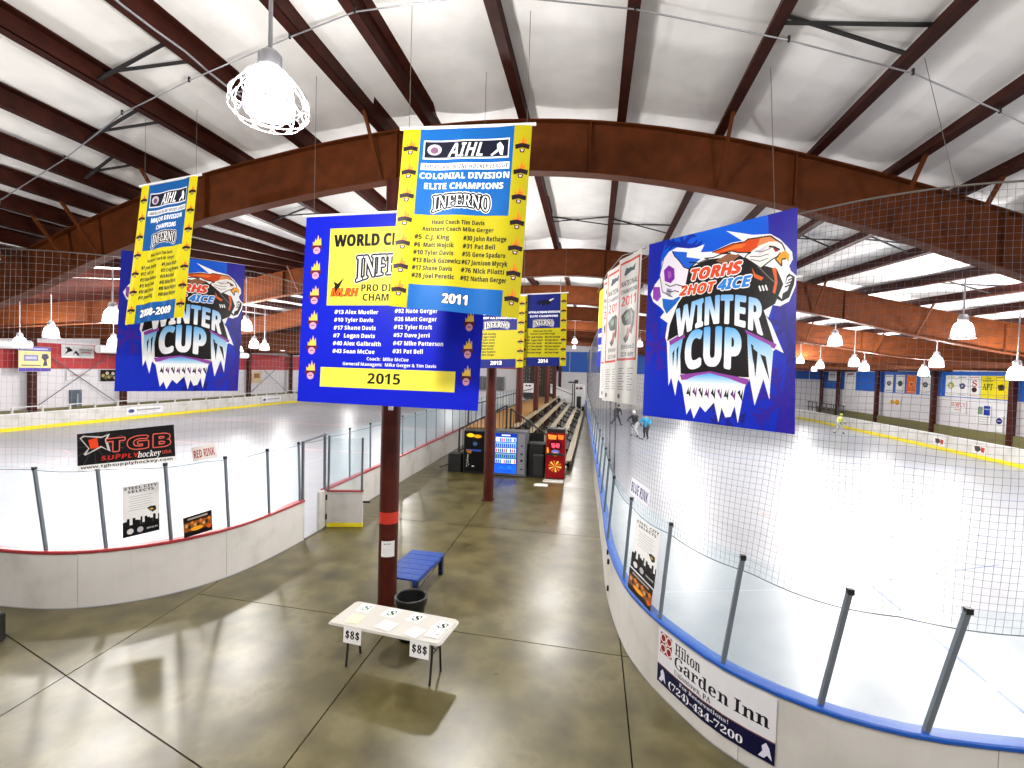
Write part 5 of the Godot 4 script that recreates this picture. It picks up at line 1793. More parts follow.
	# black covered boxes between the machines
	t = thing("covered_cart", "black cloth-covered cart between the drinks machine and the red game machine", "cart", V(-2.25, 0, -21.7))
	m = MB.new()
	m.cbox(V(-2.34, 0.75, -21.7), V(0.74, 1.4, 0.7), 0.08)
	part(t, "cover", m, M.black)
	m = MB.new()
	m.cbox(V(-2.22, 0.55, -21.4), V(0.48, 0.9, 0.5), 0.08)
	part(t, "side_box", m, M.dark)
	m = MB.new()
	m.box(V(-2.34, 0.05, -21.6), V(0.76, 0.1, 0.72))
	part(t, "base", m, M.black)
	# dark box left of the snack machine
	t = thing("storage_box", "low black box with a loose strap left of the snack machine", "box", V(-5.95, 0, -21.6))
	m = MB.new()
	m.cbox(V(-5.95, 0.4, -21.6), V(0.6, 0.8, 0.6), 0.04)
	part(t, "case", m, M.black)
	m = MB.new()
	m.tube([V(-6.2, 0.35, -21.28), V(-6.45, 0.25, -21.2), V(-6.6, 0.22, -21.2)], 0.03, 6)
	part(t, "strap", m, M.dark)
	# red game machine
	t = thing("game_machine", "tall red coin game machine with a lit red display at the grandstand's corner", "game machine", V(-1.5, 0, -21.4))
	m = MB.new()
	m.cbox(V(-1.5, 1.0, -21.5), V(0.82, 1.96, 0.72), 0.03)
	part(t, "cabinet", m, mat(Color(0.40, 0.03, 0.04), 0.35))
	m = MB.new()
	m.cbox(V(-1.5, 2.05, -21.5), V(0.78, 0.18, 0.7), 0.04)
	part(t, "top_box", m, M.black)
	p = Print.new(200, 460, Color(0.42, 0.03, 0.05))
	p.shape([60, 30, 540, 50, 520, 140, 120, 140], Color(0.95, 0.55, 0.2))
	p.shape([600, 30, 940, 40, 900, 140, 640, 130], Color(0.95, 0.45, 0.15))
	p.oval(0.5, 0.28, 0.36, 0.13, Color(0.25, 0.02, 0.05))
	p.shape([260, 230, 440, 220, 480, 280, 540, 220, 720, 230, 700, 330, 560, 320, 500, 300, 420, 340, 300, 320], Color(0.98, 0.30, 0.40))
	p.oval(0.5, 0.41, 0.22, 0.04, Color(0.4, 0.4, 0.7))
	p.oval(0.5, 0.47, 0.22, 0.04, Color(0.9, 0.7, 0.1))
	p.shape([30, 320, 110, 330, 160, 460, 40, 450], Color(0.9, 0.6, 0.1))
	for k in 10:
		var a := TAU * k / 10
		p.poly([Vector2(0.5, 0.74), Vector2(0.5 + cos(a) * 0.36, 0.74 + sin(a) * 0.13), Vector2(0.5 + cos(a + 0.35) * 0.36, 0.74 + sin(a + 0.35) * 0.13)], Color(0.85, 0.70, 0.30) if k % 2 == 0 else Color(0.75, 0.35, 0.1))
	m = MB.new()
	m.quad(V(-1.89, 0.06, -21.13), V(-1.11, 0.06, -21.13), V(-1.11, 1.96, -21.13), V(-1.89, 1.96, -21.13))
	part(t, "lit_front", m, p.material(0.3, 0.7))
	m = MB.new()
	m.cbox(V(-1.5, 1.08, -21.05), V(0.7, 0.08, 0.25), 0.03)
	part(t, "control_shelf", m, M.dark)
	m = MB.new()
	m.cbox(V(-1.52, 0.012, -20.75), V(0.85, 0.022, 0.5), 0.04)
	single("floor_mat", m, M.paper, "small white mat on the floor in front of the red game machine", "mat")
	m = MB.new()
	m.cbox(V(-1.95, 0.01, -19.9), V(0.55, 0.018, 0.4), 0.04)
	single("floor_mat", m, M.paper, "second small white mat on the floor, nearer and left of the game machine's mat", "mat")

	# ice-resurfacing machine at the end of the aisle
	t = thing("ice_resurfacer", "white ice resurfacing vehicle parked at the far end of the aisle", "vehicle", V(-1.55, 0, -56.5))
	m = MB.new()
	m.cbox(V(-1.55, 2.5, -56.8), V(1.3, 1.3, 2.0), 0.1)
	part(t, "snow_tank", m, M.white)
	m = MB.new()
	m.box(V(-2.0, 1.2, -56.3), V(0.4, 1.5, 1.4))
	m.box(V(-1.1, 1.2, -56.3), V(0.4, 1.5, 1.4))
	part(t, "side_bodies", m, M.white)
	m = MB.new()
	m.box(V(-1.55, 1.25, -56.5), V(0.5, 1.5, 1.2))
	part(t, "engine_bay", m, M.black)
	p = Print.new(120, 40, Color(0.85, 0.84, 0.84))
	p.oval(0.25, 0.5, 0.16, 0.3, Color(0.35, 0.12, 0.12))
	p.oval(0.7, 0.5, 0.2, 0.3, Color(0.15, 0.13, 0.14))
	m = MB.new()
	m.quad(V(-2.0, 2.55, -55.78), V(-1.1, 2.55, -55.78), V(-1.1, 2.95, -55.78), V(-2.0, 2.95, -55.78))
	part(t, "sign_plate", m, p.material(0.5))
	for x in [-2.05, -1.05]:
		for z in [-55.8, -57.4]:
			m = MB.new()
			m.tube([V(x - 0.13, 0.4, z), V(x + 0.13, 0.4, z)], 0.4, 18)
			part(t, "wheel", m, M.dark)
	t = thing("camera_stand", "black post with a boxy head beside the ice resurfacing vehicle", "stand", V(-2.0, 0, -54.5))
	m = MB.new()
	m.bar(V(-2.0, 0, -54.5), V(-2.0, 3.4, -54.5), 0.12, 0.12, Vector3.BACK)
	part(t, "pole", m, M.black)
	m = MB.new()
	m.box(V(-1.85, 3.5, -54.5), V(0.4, 0.4, 0.3))
	part(t, "head", m, M.black)
	m = MB.new()
	m.bar(V(-2.7, 3.42, -54.5), V(-1.9, 3.42, -54.5), 0.1, 0.16)
	part(t, "arm", m, M.black)
	t = thing("scorer_cabinet", "white scorer's cabinet with a black opening at the far end of the grandstand walkway", "cabinet", V(-6.0, 1.8, -49))
	m = MB.new()
	m.cbox(V(-6.3, 2.85, -49), V(1.0, 0.9, 0.8), 0.04)
	part(t, "hood", m, M.white)
	m = MB.new()
	m.box(V(-6.3, 2.1, -49), V(0.8, 0.65, 0.7))
	part(t, "opening", m, M.black)
	for x in [-6.75, -5.85]:
		m = MB.new()
		m.bar(V(x, 1.812, -48.65), V(x, 2.5, -48.65), 0.06, 0.06, Vector3.BACK)
		part(t, "leg", m, M.dark)
	m = MB.new()
	m.quad(V(-6.65, 2.95, -48.59), V(-5.95, 2.95, -48.59), V(-5.95, 3.2, -48.59), V(-6.65, 3.2, -48.59))
	part(t, "sign_plate", m, p.material(0.5))
	# brown panelled screen at the far end
	t = thing("panel_screen", "brown studded wooden screen at the far end wall behind the columns", "screen", V(-8.2, 0, -73.5))
	for i in 6:
		m = MB.new()
		m.box(V(-10.2 + i * 0.8, 2.9, -73.5), V(0.77, 5.8, 0.12))
		var pn := part(t, "panel", m, mat(Color(0.17, 0.12, 0.07).lightened(0.03 * (i % 2)), 0.6))
		for k in 6:
			m = MB.new()
			m.box(V(-10.2 + i * 0.8, 2.6 + k * 0.55, -73.42), V(0.1, 0.1, 0.05))
			part(pn, "stud", m, mat(Color(0.75, 0.72, 0.62), 0.5))

# ---------------------------------------------------------------- things along the far walls
func wall_sheet(called: String, label: String, cat: String, group: String, p: Print, x: float, y: float, z: float, w: float, h: float, tilt := 0.0):
	var s := 1.0 if x > 0 else -1.0
	var mb := MB.new()
	var d := 0.03
	var a := V(x, y - h * 0.5, z + s * -w * 0.5)
	var b := V(x, y - h * 0.5, z + s * w * 0.5)
	mb.quadh(a, b, b + V(0, h, 0), a + V(0, h, 0), V(-s, 0, 0))
	var t := thing(called, label, cat, V(x, y - h * 0.5, z), group)
	# the printed face reads left to right from the rink
	var f := MB.new()
	var l := V(x - s * d, y - h * 0.5, z - w * 0.5) if s > 0 else V(x - s * d, y - h * 0.5, z + w * 0.5)
	var r := V(x - s * d, y - h * 0.5, z + w * 0.5) if s > 0 else V(x - s * d, y - h * 0.5, z - w * 0.5)
	f.quad(l, r, r + V(0, h, 0), l + V(0, h, 0))
	part(t, "print", f, p.material(0.6))
	var back := MB.new()
	back.box(V(x - s * d * 0.45, y, z), V(d * 0.8, h * 1.01, w * 1.01))
	part(t, "backing", back, M.white)

func emblem(bg: Color, fg: Color, alt: Color, word := "", kind := 0) -> Print:
	var p := Print.new(100, 180, bg)
	if word:
		p.text(word, SERIF, 0.5, 0.62, 0.26, fg, 0.78)
		p.text("CLASS", SANS, 0.5, 0.14, 0.07, fg, 0.5)
		p.text("SUPPORT", SANS, 0.5, 0.26, 0.07, fg, 0.75)
		return p
	p.rect(0.15, 0.06, 0.7, 0.04, fg.lightened(0.3))
	match kind:
		0:
			p.oval(0.5, 0.48, 0.28, 0.16, fg)
			p.oval(0.5, 0.5, 0.15, 0.1, alt)
		1:
			p.shape([250, 400, 600, 350, 800, 450, 700, 620, 400, 640, 300, 560], fg)
			p.shape([400, 450, 600, 430, 620, 520, 460, 560], alt)
		2:
			p.text("S", SERIF, 0.5, 0.5, 0.28, fg, 0.4)
			p.oval(0.5, 0.64, 0.22, 0.12, alt)
	p.rect(0.12, 0.9, 0.76, 0.03, fg.lightened(0.4))
	return p

func far_side():
	# right wall: columns at the frames, pennants on the blue band
	var rl := ["brown wall column at the right wall, right of the yellow pennants", "brown wall column at the right wall, left of the long white pennant sheet", "brown wall column at the right wall, left of the white and orange pennants", "brown wall column at the right wall, left of the bare blue band", "brown wall column at the right wall, farthest left, by the large blue banner"]
	var zc := [-42.3, -50.95, -60.2, -69.0, -73.6]
	for i in 5:
		var m := MB.new()
		m.box(V(XR - 0.5, 3.1, zc[i]), V(0.3, 6.2, 0.45))
		var o := single("wall_column", m, M.column, rl[i], "column", "columns on the side walls")
	var ll := ["brown wall column at the left wall under the pale yellow sign", "brown wall column at the left wall, at the foot of the left blue banner", "brown wall column at the left wall, right of the left blue banner", "brown wall column at the left wall, at the left edge of the 2015 banner"]
	var zl := [-28.1, -34.75, -49.6, -57.3]
	for i in 4:
		var m := MB.new()
		m.box(V(XL + 0.55, 3.1, zl[i]), V(0.3, 6.2, 0.4))
		single("wall_column", m, M.column, ll[i], "column", "columns on the side walls")
	var Wt := Color(0.90, 0.90, 0.90)
	var pen := [
		[emblem(Wt, Color(0.3, 0.3, 0.35), Color(0.6, 0.65, 0.7), "", 1), -58.8, "white pennant with a grey figure, left of the green-marked one on the blue band"],
		[emblem(Wt, Color(0.15, 0.35, 0.25), Color(0.25, 0.25, 0.3), "", 0), -56.8, "white pennant with a dark green mark on the blue right wall band"],
		[emblem(Color(0.90, 0.42, 0.10), Color(0.95, 0.6, 0.3), Color(0.8, 0.3, 0.05), "", 0), -55.0, "orange pennant on the blue right wall band"],
		[emblem(Wt, Color(0.3, 0.3, 0.3), Color(0.6, 0.6, 0.6), "", 1), -52.9, "white pennant with a dark figure, between the orange one and a column"],
		[emblem(Wt, Color(0.55, 0.60, 0.15), Color(0.9, 0.85, 0.7), "", 0), -49.45, "white pennant with a green and yellow mark, first of the long sheet row"],
		[emblem(Wt, Color(0.2, 0.2, 0.4), Color(0.6, 0.62, 0.7), "", 1), -48.1, "white pennant with a dark blue mark, second of the long sheet row"],
		[emblem(Wt, Color(0.65, 0.12, 0.15), Color(0.25, 0.1, 0.12), "", 2), -46.7, "white pennant with a red letter S above a dark ball"],
		[emblem(Color(0.88, 0.82, 0.15), Color(0.08, 0.08, 0.05), Color(0.2, 0.2, 0.1), "APT", 0), -45.3, "yellow pennant with black letters APT on the right wall"],
		[emblem(Color(0.92, 0.82, 0.05), Color(0.3, 0.25, 0.02), Color(0.12, 0.1, 0.02), "", 1), -43.98, "plain bright yellow pennant with a dark mark at right of the APT one"]]
	for q in pen:
		wall_sheet("wall_pennant", q[2], "pennant", "pennants on the right wall", q[0], XR - 0.08, 4.32, q[1], 1.33 if q[1] > -50 else 1.45, 1.8)
	var p := Print.new(160, 80, Wt)
	p.text("SUMPL'S", SERIF, 0.5, 0.5, 0.36, Color(0.72, 0.10, 0.14), 0.85)
	p.rect(0.28, 0.72, 0.44, 0.08, Color(0.8, 0.45, 0.45))
	wall_sheet("wall_sign", "white sign with red lettering low on the right wall under the pennants", "sign", "", p, XR - 0.06, 2.55, -48.5, 1.9, 1.0)
	p = Print.new(140, 140, Wt)
	p.rect(0.5, 0.05, 0.45, 0.5, Color(0.10, 0.20, 0.62))
	p.rect(0.08, 0.12, 0.36, 0.42, Color(0.45, 0.55, 0.45))
	p.rect(0.55, 0.2, 0.4, 0.06, Color(0.7, 0.75, 0.9))
	for i in 3:
		p.rect(0.1, 0.65 + i * 0.12, 0.8, 0.03, Color(0.55, 0.55, 0.55))
	wall_sheet("wall_sign", "white and blue sign right of the red-lettered one on the right wall", "sign", "", p, XR - 0.06, 2.15, -45.6, 1.45, 1.5)
	p = Print.new(100, 160, Wt)
	p.oval(0.5, 0.3, 0.42, 0.2, Color(0.12, 0.10, 0.45))
	p.rect(0.25, 0.27, 0.5, 0.05, Color(0.8, 0.8, 0.9))
	p.rect(0.3, 0.6, 0.4, 0.02, Color(0.6, 0.6, 0.6))
	wall_sheet("wall_sign", "small white sign with a dark blue oval at lower right of the right wall", "sign", "", p, XR - 0.06, 1.5, -44.0, 0.7, 1.2)
	p = Print.new(140, 50, Wt)
	p.oval(0.25, 0.5, 0.18, 0.35, Color(0.85, 0.65, 0.1))
	p.oval(0.72, 0.5, 0.2, 0.4, Color(0.85, 0.6, 0.1))
	p.rect(0.3, 0.4, 0.3, 0.2, Color(0.85, 0.65, 0.1))
	wall_sheet("wall_sign", "long sign with a yellow mark low on the right wall under the pennants", "sign", "", p, XR - 0.06, 2.4, -57.6, 1.9, 0.7)
	p = Print.new(120, 90, Wt)
	p.rect(0.18, 0.28, 0.64, 0.14, Color(0.6, 0.5, 0.62))
	p.rect(0.2, 0.6, 0.6, 0.06, Color(0.6, 0.5, 0.6))
	wall_sheet("wall_sign", "white square sign high on the right wall beside the blue banner's edge", "sign", "", p, XR - 0.06, 5.0, -75.0 + 3.4, 2.2, 1.2)
	p = Print.new(120, 200, Wt)
	p.shape([150, 150, 850, 120, 800, 190, 200, 210], Color(0.5, 0.3, 0.45))
	p.rect(0.2, 0.5, 0.6, 0.02, Color(0.7, 0.7, 0.7))
	wall_sheet("wall_sign", "tall white sign on the right wall beside the column left of the bare blue band", "sign", "", p, XR - 0.06, 4.2, -67.0, 2.6, 3.2)
	p = Print.new(90, 120, Color(0.88, 0.86, 0.84))
	p.shape([150, 200, 500, 150, 600, 500, 400, 800, 200, 700], Color(0.25, 0.22, 0.22))
	p.shape([600, 200, 850, 250, 800, 800, 600, 750], Color(0.7, 0.25, 0.2))
	for q in [[-38.1, "first small poster on the far right boards, nearer the column"], [-34.5, "second small poster on the far right boards, farther right"]]:
		var mb := MB.new()
		mb.quad(V(23.28, 0.3, q[0] - 0.6), V(23.28, 0.3, q[0] + 0.6), V(23.28, 0.86, q[0] + 0.6), V(23.28, 0.86, q[0] - 0.6))
		single("board_poster", mb, p.material(0.6), q[1], "poster", "posters on the far right boards")
	# benches and clutter behind the far right boards
	for q in [[-70.5, "dark metal bench frame behind the far right boards at left"], [-66.5, "dark metal bench frame behind the far right boards, right of another"], [-63.5, "low metal rail stand behind the far right boards beside the column"]]:
		var t := thing("bench_frame", q[1], "bench", V(28.5, 0, q[0]), "bench frames behind the far right boards")
		for i in 3:
			var m := MB.new()
			m.bar(V(28.2, 0, q[0] - 1.2 + i * 1.2), V(28.2, 1.6, q[0] - 1.2 + i * 1.2), 0.09, 0.09, Vector3.BACK)
			part(t, "upright", m, M.grey)
		for y in [0.9, 1.55]:
			var m := MB.new()
			m.bar(V(28.2, y, q[0] - 1.3), V(28.2, y, q[0] + 1.3), 0.3, 0.07)
			part(t, "rail", m, M.dark)
	# left wall: signs and door
	p = Print.new(220, 180, Color(0.93, 0.89, 0.62))
	p.rect(0, 0, 1, 0.17, Color(0.42, 0.38, 0.72))
	p.rect(0.08, 0.05, 0.84, 0.07, Color(0.78, 0.76, 0.9))
	p.rect(0.15, 0.33, 0.45, 0.25, Color(0.55, 0.55, 0.75))
	p.rect(0.2, 0.4, 0.35, 0.1, Color(0.80, 0.80, 0.86))
	p.shape([720, 300, 880, 260, 950, 420, 860, 520, 900, 760, 740, 780, 790, 560, 700, 440], Color(0.35, 0.33, 0.4))
	p.rect(0.08, 0.73, 0.6, 0.06, Color(0.55, 0.52, 0.48))
	p.rect(0, 0.86, 1, 0.14, Color(0.36, 0.30, 0.68))
	wall_sheet("wall_sign", "pale yellow and violet sign high on the red band of the left wall", "sign", "", p, XL + 0.9, 4.35, -28.0, 1.95, 1.65)
	p = Print.new(200, 110, Wt)
	p.shape([80, 780, 170, 420, 120, 200, 220, 180, 330, 420, 300, 500, 200, 560], Color(0.06, 0.06, 0.07))
	p.shape([330, 800, 420, 420, 470, 560, 540, 800, 480, 840, 420, 620], Color(0.08, 0.08, 0.09))
	p.rect(0.52, 0.3, 0.42, 0.1, Color(0.62, 0.58, 0.58))
	p.rect(0.58, 0.52, 0.32, 0.1, Color(0.78, 0.55, 0.55))
	wall_sheet("wall_sign", "white sign with black stick figures on the red band of the left wall", "sign", "", p, XL + 0.12, 4.98, -31.5, 2.35, 0.95)
	p = Print.new(120, 90, Color(0.12, 0.10, 0.08))
	for i in 8:
		p.oval(0.15 + 0.1 * i, 0.5 + 0.2 * sin(i * 2.3), 0.09, 0.15, [Color(0.75, 0.6, 0.35), Color(0.35, 0.4, 0.2), Color(0.8, 0.75, 0.65)][i % 3])
	wall_sheet("wall_sign", "small dark photo sign under the red band at the left blue banner's edge", "sign", "", p, XL + 0.1, 3.18, -34.0, 1.6, 0.9)
	p = Print.new(60, 60, Color(0.85, 0.75, 0.6))
	p.rect(0.2, 0.2, 0.6, 0.4, Color(0.6, 0.4, 0.25))
	wall_sheet("wall_sign", "small tan sign on the white left wall right of the left blue banner", "sign", "", p, XL + 0.1, 2.9, -51.5, 1.6, 1.3)
	p = Print.new(160, 60, Color(0.88, 0.87, 0.88))
	p.rect(0.1, 0.35, 0.8, 0.22, Color(0.78, 0.72, 0.73))
	wall_sheet("wall_sign", "faint pale sign under the red band above the grey door", "sign", "", p, XL + 0.1, 3.2, -31.6, 1.8, 0.7)
	var d := thing("door_1", "grey metal door in the left wall under the red band", "door", V(XL + 0.08, 0, -31.5), "", "structure")
	var m := MB.new()
	m.box(V(XL + 0.1, 1.07, -31.35), V(0.1, 2.14, 0.85))
	var leaf := part(d, "leaf", m, mat(Color(0.30, 0.34, 0.39), 0.5))
	m = MB.new()
	m.box(V(XL + 0.17, 1.2, -31.45), V(0.03, 1.3, 0.12))
	part(leaf, "glazed_slot", m, mat(Color(0.6, 0.65, 0.7), 0.2))
	m = MB.new()
	m.box(V(XL + 0.16, 1.05, -31.05), V(0.06, 0.06, 0.16))
	part(leaf, "handle", m, M.galv)
	# crossed wind-bracing rods of the left wall
	for q in [[-28.3, -34.6, "crossed steel bracing rods on the left wall behind the white figure sign"], [-49.8, -57.2, "crossed steel bracing rods on the left wall right of the left blue banner"]]:
		var t := thing("wall_bracing", q[2], "bracing", V(XL + 0.2, 0.9, (q[0] + q[1]) * 0.5), "wall bracing rods")
		for s in 2:
			m = MB.new()
			m.tube([V(XL + 0.3, 0.9 if s == 0 else 5.3, q[0]), V(XL + 0.3, 5.3 if s == 0 else 0.9, q[1])], 0.03, 6)
			part(t, "rod", m, M.grey)
	# handrail behind the far left boards
	var hr := thing("guard_rail", "white post and rail fence behind the far left boards", "railing", V(-36.6, 0, -40))
	for i in 22:
		m = MB.new()
		m.bar(V(-36.6, 0, -24.5 - i * 1.8), V(-36.6, 1.25, -24.5 - i * 1.8), 0.1, 0.1, Vector3.BACK)
		part(hr, "post", m, M.white)
	m = MB.new()
	m.bar(V(-36.6, 1.22, -24), V(-36.6, 1.22, -63), 0.08, 0.06)
	part(hr, "rail", m, M.white)
	p = Print.new(200, 70, Wt)
	p.oval(0.12, 0.5, 0.08, 0.25, Color(0.2, 0.25, 0.5))
	p.rect(0.26, 0.32, 0.66, 0.24, Color(0.6, 0.6, 0.63))
	p.rect(0.3, 0.68, 0.55, 0.06, Color(0.65, 0.65, 0.68))
	for q in [[-33.6, "white advertisement on the far left boards below the blue banner's right half"], [-49.0, "white advertisement on the far left boards right of the left blue banner"]]:
		var mb := MB.new()
		mb.quad(V(-34.18, 0.35, q[0] + 1.6), V(-34.18, 0.35, q[0] - 1.6), V(-34.18, 0.92, q[0] - 1.6), V(-34.18, 0.92, q[0] + 1.6))
		single("board_poster", mb, p.material(0.6), q[1], "advertisement", "advertisements on the far left boards")
	# windows of the rooms at the far end
	for q in [[-16.0, 5.0, "window_1", "dark glazed window strip in the far end wall left of the columns"], [9.0, 3.0, "window_2", "dark window in the far end wall behind the white pennants"]]:
		var t := thing(q[2], q[3], "window", V(q[0], 1.2, -74.9), "", "structure")
		m = MB.new()
		m.box(V(q[0], 2.4, -74.9), V(q[1], 1.9, 0.1))
		part(t, "pane", m, mat(Color(0.28, 0.30, 0.31), 0.15))
		m = MB.new()
		for i in 4:
			m.box(V(q[0] - q[1] * 0.5 + i * q[1] / 3.0, 2.4, -74.85), V(0.12, 2.0, 0.14))
		m.box(V(q[0], 3.4, -74.85), V(q[1] + 0.2, 0.12, 0.14))
		m.box(V(q[0], 1.4, -74.85), V(q[1] + 0.2, 0.12, 0.14))
		part(t, "window_frame", m, M.grey)

# ---------------------------------------------------------------- people
# bones: [from, to, radius from, radius to, colour]; one continuous skin over all of them
func body(bones: Array, cell: float, blend: float) -> ArrayMesh:
	var lo := Vector3(1e9, 1e9, 1e9)
	var hi := -lo
	for b in bones:
		for e in 2:
			var r: float = maxf(b[2], b[3]) + cell * 2.0
			lo = lo.min(b[e] - Vector3.ONE * r)
			hi = hi.max(b[e] + Vector3.ONE * r)
	var nx := int((hi.x - lo.x) / cell) + 2
	var ny := int((hi.y - lo.y) / cell) + 2
	var nz := int((hi.z - lo.z) / cell) + 2
	var f := PackedFloat32Array()
	f.resize(nx * ny * nz)
	f.fill(1e3)
	for b in bones:
		var a: Vector3 = b[0]
		var ab: Vector3 = b[1] - b[0]
		var r: float = maxf(b[2], b[3]) + cell * 3.0 + blend
		var l: Vector3 = (a.min(b[1]) - Vector3.ONE * r - lo) / cell
		var h: Vector3 = (a.max(b[1]) + Vector3.ONE * r - lo) / cell
		for z in range(maxi(0, int(l.z)), mini(nz, int(h.z) + 1)):
			for y in range(maxi(0, int(l.y)), mini(ny, int(h.y) + 1)):
				for x in range(maxi(0, int(l.x)), mini(nx, int(h.x) + 1)):
					var q := lo + Vector3(x, y, z) * cell
					var t := clampf((q - a).dot(ab) / maxf(ab.length_squared(), 1e-6), 0, 1)
					var d: float = (q - a - ab * t).length() - lerpf(b[2], b[3], t)
					var k := x + nx * (y + ny * z)
					var o := f[k]
					var hh := maxf(blend - absf(o - d), 0.0) / blend
					f[k] = minf(o, d) - hh * hh * blend * 0.25
	var st := SurfaceTool.new()
	st.begin(Mesh.PRIMITIVE_TRIANGLES)
	st.set_smooth_group(0)
	var at := {}
	var count := 0
	var step := [1, nx, nx * ny]
	for z in nz - 1:
		for y in ny - 1:
			for x in nx - 1:
				var k := x + nx * (y + ny * z)
				var inside := 0
				var s := Vector3.ZERO
				var n := 0
				for c in 8:
					if f[k + (c & 1) + (nx if c & 2 else 0) + (nx * ny if c & 4 else 0)] < 0: inside += 1
				if inside == 0 or inside == 8:
					continue
				for e in [[0, 1], [2, 3], [4, 5], [6, 7], [0, 2], [1, 3], [4, 6], [5, 7], [0, 4], [1, 5], [2, 6], [3, 7]]:
					var c0: int = e[0]
					var c1: int = e[1]
					var f0 := f[k + (c0 & 1) + (nx if c0 & 2 else 0) + (nx * ny if c0 & 4 else 0)]
					var f1 := f[k + (c1 & 1) + (nx if c1 & 2 else 0) + (nx * ny if c1 & 4 else 0)]
					if (f0 < 0) != (f1 < 0):
						var t := f0 / (f0 - f1)
						s += Vector3(c0 & 1, (c0 >> 1) & 1, c0 >> 2).lerp(Vector3(c1 & 1, (c1 >> 1) & 1, c1 >> 2), t)
						n += 1
				var p := lo + (Vector3(x, y, z) + s / n) * cell
				var best := 1e9
				var col := Color.WHITE
				for b in bones:
					var ab: Vector3 = b[1] - b[0]
					var t := clampf((p - b[0]).dot(ab) / maxf(ab.length_squared(), 1e-6), 0, 1)
					var d: float = (p - b[0] - ab * t).length() - lerpf(b[2], b[3], t)
					if d < best:
						best = d
						col = b[4]
				st.set_color(col)
				st.add_vertex(p)
				at[k] = count
				count += 1
	for k in at:
		var x: int = k % nx
		var y: int = (k / nx) % ny
		var z: int = k / (nx * ny)
		for ax in 3:
			var u: int = step[(ax + 1) % 3]
			var w: int = step[(ax + 2) % 3]
			var k2: int = k + step[ax]
			if (f[k] < 0) == (f[k2] < 0) or not (at.has(k - u) and at.has(k - w) and at.has(k - u - w)):
				continue
			var q := [at[k - u - w], at[k - w], at[k], at[k - u]]
			if f[k] < 0:
				q = [q[0], q[3], q[2], q[1]]
			for i in [0, 1, 2, 0, 2, 3]:
				st.add_index(q[i])
	st.generate_normals()
	return st.commit()

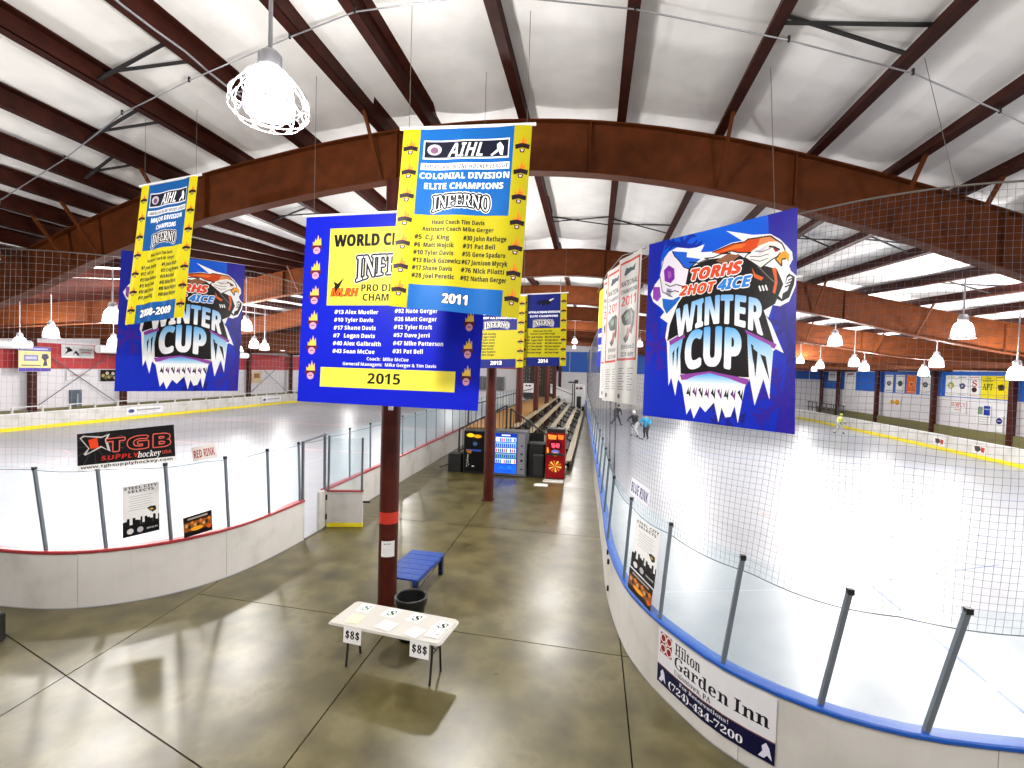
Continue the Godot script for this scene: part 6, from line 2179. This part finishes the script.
func skater(label: String, at: Vector3, turn: float, size: float, shirt: Color, legs: Color, socks: Color, helmet: Color, pose: Dictionary, stick := ""):
	var t := thing("person", label, "person", at, "skaters on the right rink")
	t.rotation.y = turn
	t.scale = Vector3.ONE * size
	var skin := Color(0.55, 0.36, 0.26)
	var lean: float = pose.get("lean", 0.35)
	var hip := V(0, 0.86, 0)
	var chest := hip + V(0, 0.42 * cos(lean), 0.42 * sin(lean))
	var neck := hip + V(0, 0.56 * cos(lean), 0.56 * sin(lean))
	var head := neck + V(0, 0.17, 0.06)
	var bones := [[hip, chest, 0.15, 0.18, shirt], [chest, neck, 0.17, 0.06, shirt], [neck, head, 0.055, 0.06, skin], [head, head + V(0, 0.06, 0), 0.095, 0.085, skin], [hip - V(0.08, 0, 0), hip + V(0.08, 0, 0), 0.14, 0.14, legs]]
	var hands := []
	for s in [-1.0, 1.0]:
		var stride: float = pose.get("stride", 0.3) * s
		var knee := hip + V(0.12 * s, -0.40, 0.14 + stride * 0.35)
		var foot := V(0.14 * s + pose.get("spread", 0.05) * s, 0.10, stride * 0.9)
		bones.append([hip + V(0.1 * s, -0.03, 0), knee, 0.105, 0.075, legs])
		bones.append([knee, foot, 0.07, 0.05, socks])
		bones.append([foot, foot + V(0, -0.03, 0.15), 0.05, 0.04, Color(0.05, 0.05, 0.05)])
		var sh := chest + V(0.19 * s, 0.06, 0)
		var hand: Vector3 = hip + pose.get("hand%d" % int(s), V(0.25 * s, 0.1, 0.35))
		var elbow := (sh + hand) * 0.5 + V(0.1 * s, -0.04, -0.08)
		bones.append([sh, elbow, 0.075, 0.055, shirt])
		bones.append([elbow, hand, 0.05, 0.04, shirt])
		bones.append([hand, hand + (hand - elbow).normalized() * 0.07, 0.045, 0.04, Color(0.06, 0.06, 0.07)])
		for k in 4:
			var fd := V(0.02 * (k - 1.5), -0.02, 0.02)
			bones.append([hand + (hand - elbow).normalized() * 0.08 + fd, hand + (hand - elbow).normalized() * (0.14 + 0.01 * (k % 2)) + fd * 1.3, 0.016, 0.013, Color(0.06, 0.06, 0.07)])
		bones.append([hand + V(-0.03 * s, 0.02, 0.02), hand + V(-0.06 * s, 0.03, 0.06), 0.016, 0.013, Color(0.06, 0.06, 0.07)])
		hands.append(hand)
		var sk := MB.new()
		sk.box(foot + V(0, -0.085, 0.05), V(0.012, 0.03, 0.28))
		part(t, "skate_blade", sk, M.galv, true)
	var vc := StandardMaterial3D.new()
	vc.vertex_color_use_as_albedo = true
	vc.roughness = 0.8
	part(t, "body", body(bones, 0.026, 0.05), vc, true)
	var hm := MB.new()
	hm.lathe([Vector2(0.108, -0.02), Vector2(0.115, 0.03), Vector2(0.112, 0.08), Vector2(0.085, 0.13), Vector2(0.04, 0.155), Vector2(0.001, 0.16)], head, 16)
	part(t, "helmet", hm, mat(helmet, 0.35), true)
	var fc := MB.new()
	fc.box(head + V(0, 0.015, 0.095), V(0.02, 0.035, 0.03))
	fc.box(head + V(0, -0.03, 0.088), V(0.05, 0.01, 0.012))
	part(t, "face_features", fc, mat(Color(0.45, 0.27, 0.2), 0.7), true)
	if stick:
		var b := Basis(Vector3.UP, turn)
		var a: Vector3 = at + b * (hands[0] * size)
		var e: Vector3 = at + b * (hands[1] * size)
		var down: Vector3 = at + b * (V(0.75, 0, 0.95) * size) if hands[0].y > hands[1].y else at + b * (V(-0.75, 0, 0.95) * size)
		var hi: Vector3 = a if a.y > e.y else e
		var mm := MB.new()
		mm.bar(hi + (hi - down).normalized() * 0.1, down + V(0, 0.05, 0), 0.035, 0.03)
		mm.bar(down + V(0, 0.05, 0), down + b * V(0.3 if hands[0].y > hands[1].y else -0.3, 0.045, 0.05), 0.02, 0.07)
		single("hockey_stick", mm, M.dark, stick, "hockey stick", "hockey sticks")

func skaters():
	skater("dark-clothed skater farthest left on the right rink, striding below the white pennants", V(2.05, 0.02, -44.5), 0.5, 1.1, Color(0.012, 0.013, 0.02), Color(0.012, 0.013, 0.02), Color(0.02, 0.025, 0.04), Color(0.1, 0.1, 0.12), {"lean": 0.45, "stride": 0.45})
	skater("skater in a black shirt with white leggings and a white helmet, holding a stick", V(3.05, 0.02, -37.0), -0.5, 1.12, Color(0.012, 0.012, 0.014), Color(0.7, 0.7, 0.72), Color(0.75, 0.75, 0.76), Color(0.85, 0.85, 0.85), {"lean": 0.3, "stride": 0.15, "spread": 0.12, "hand-1": V(-0.35, 0.22, 0.3), "hand1": V(0.05, 0.05, 0.4)}, "long hockey stick held by the skater in black and white")
	skater("skater in a sky blue shirt and black trousers below the corner of the blue banner", V(3.75, 0.02, -36.0), -0.4, 1.1, Color(0.03, 0.35, 0.62), Color(0.012, 0.012, 0.014), Color(0.012, 0.012, 0.014), Color(0.05, 0.2, 0.4), {"lean": 0.5, "stride": 0.3})
	skater("distant skater in a yellow top by the far right boards", V(20.5, 0.02, -46.0), 0.4, 1.0, Color(0.55, 0.6, 0.15), Color(0.35, 0.36, 0.38), Color(0.5, 0.5, 0.5), Color(0.6, 0.65, 0.2), {"lean": 0.3, "stride": 0.3})
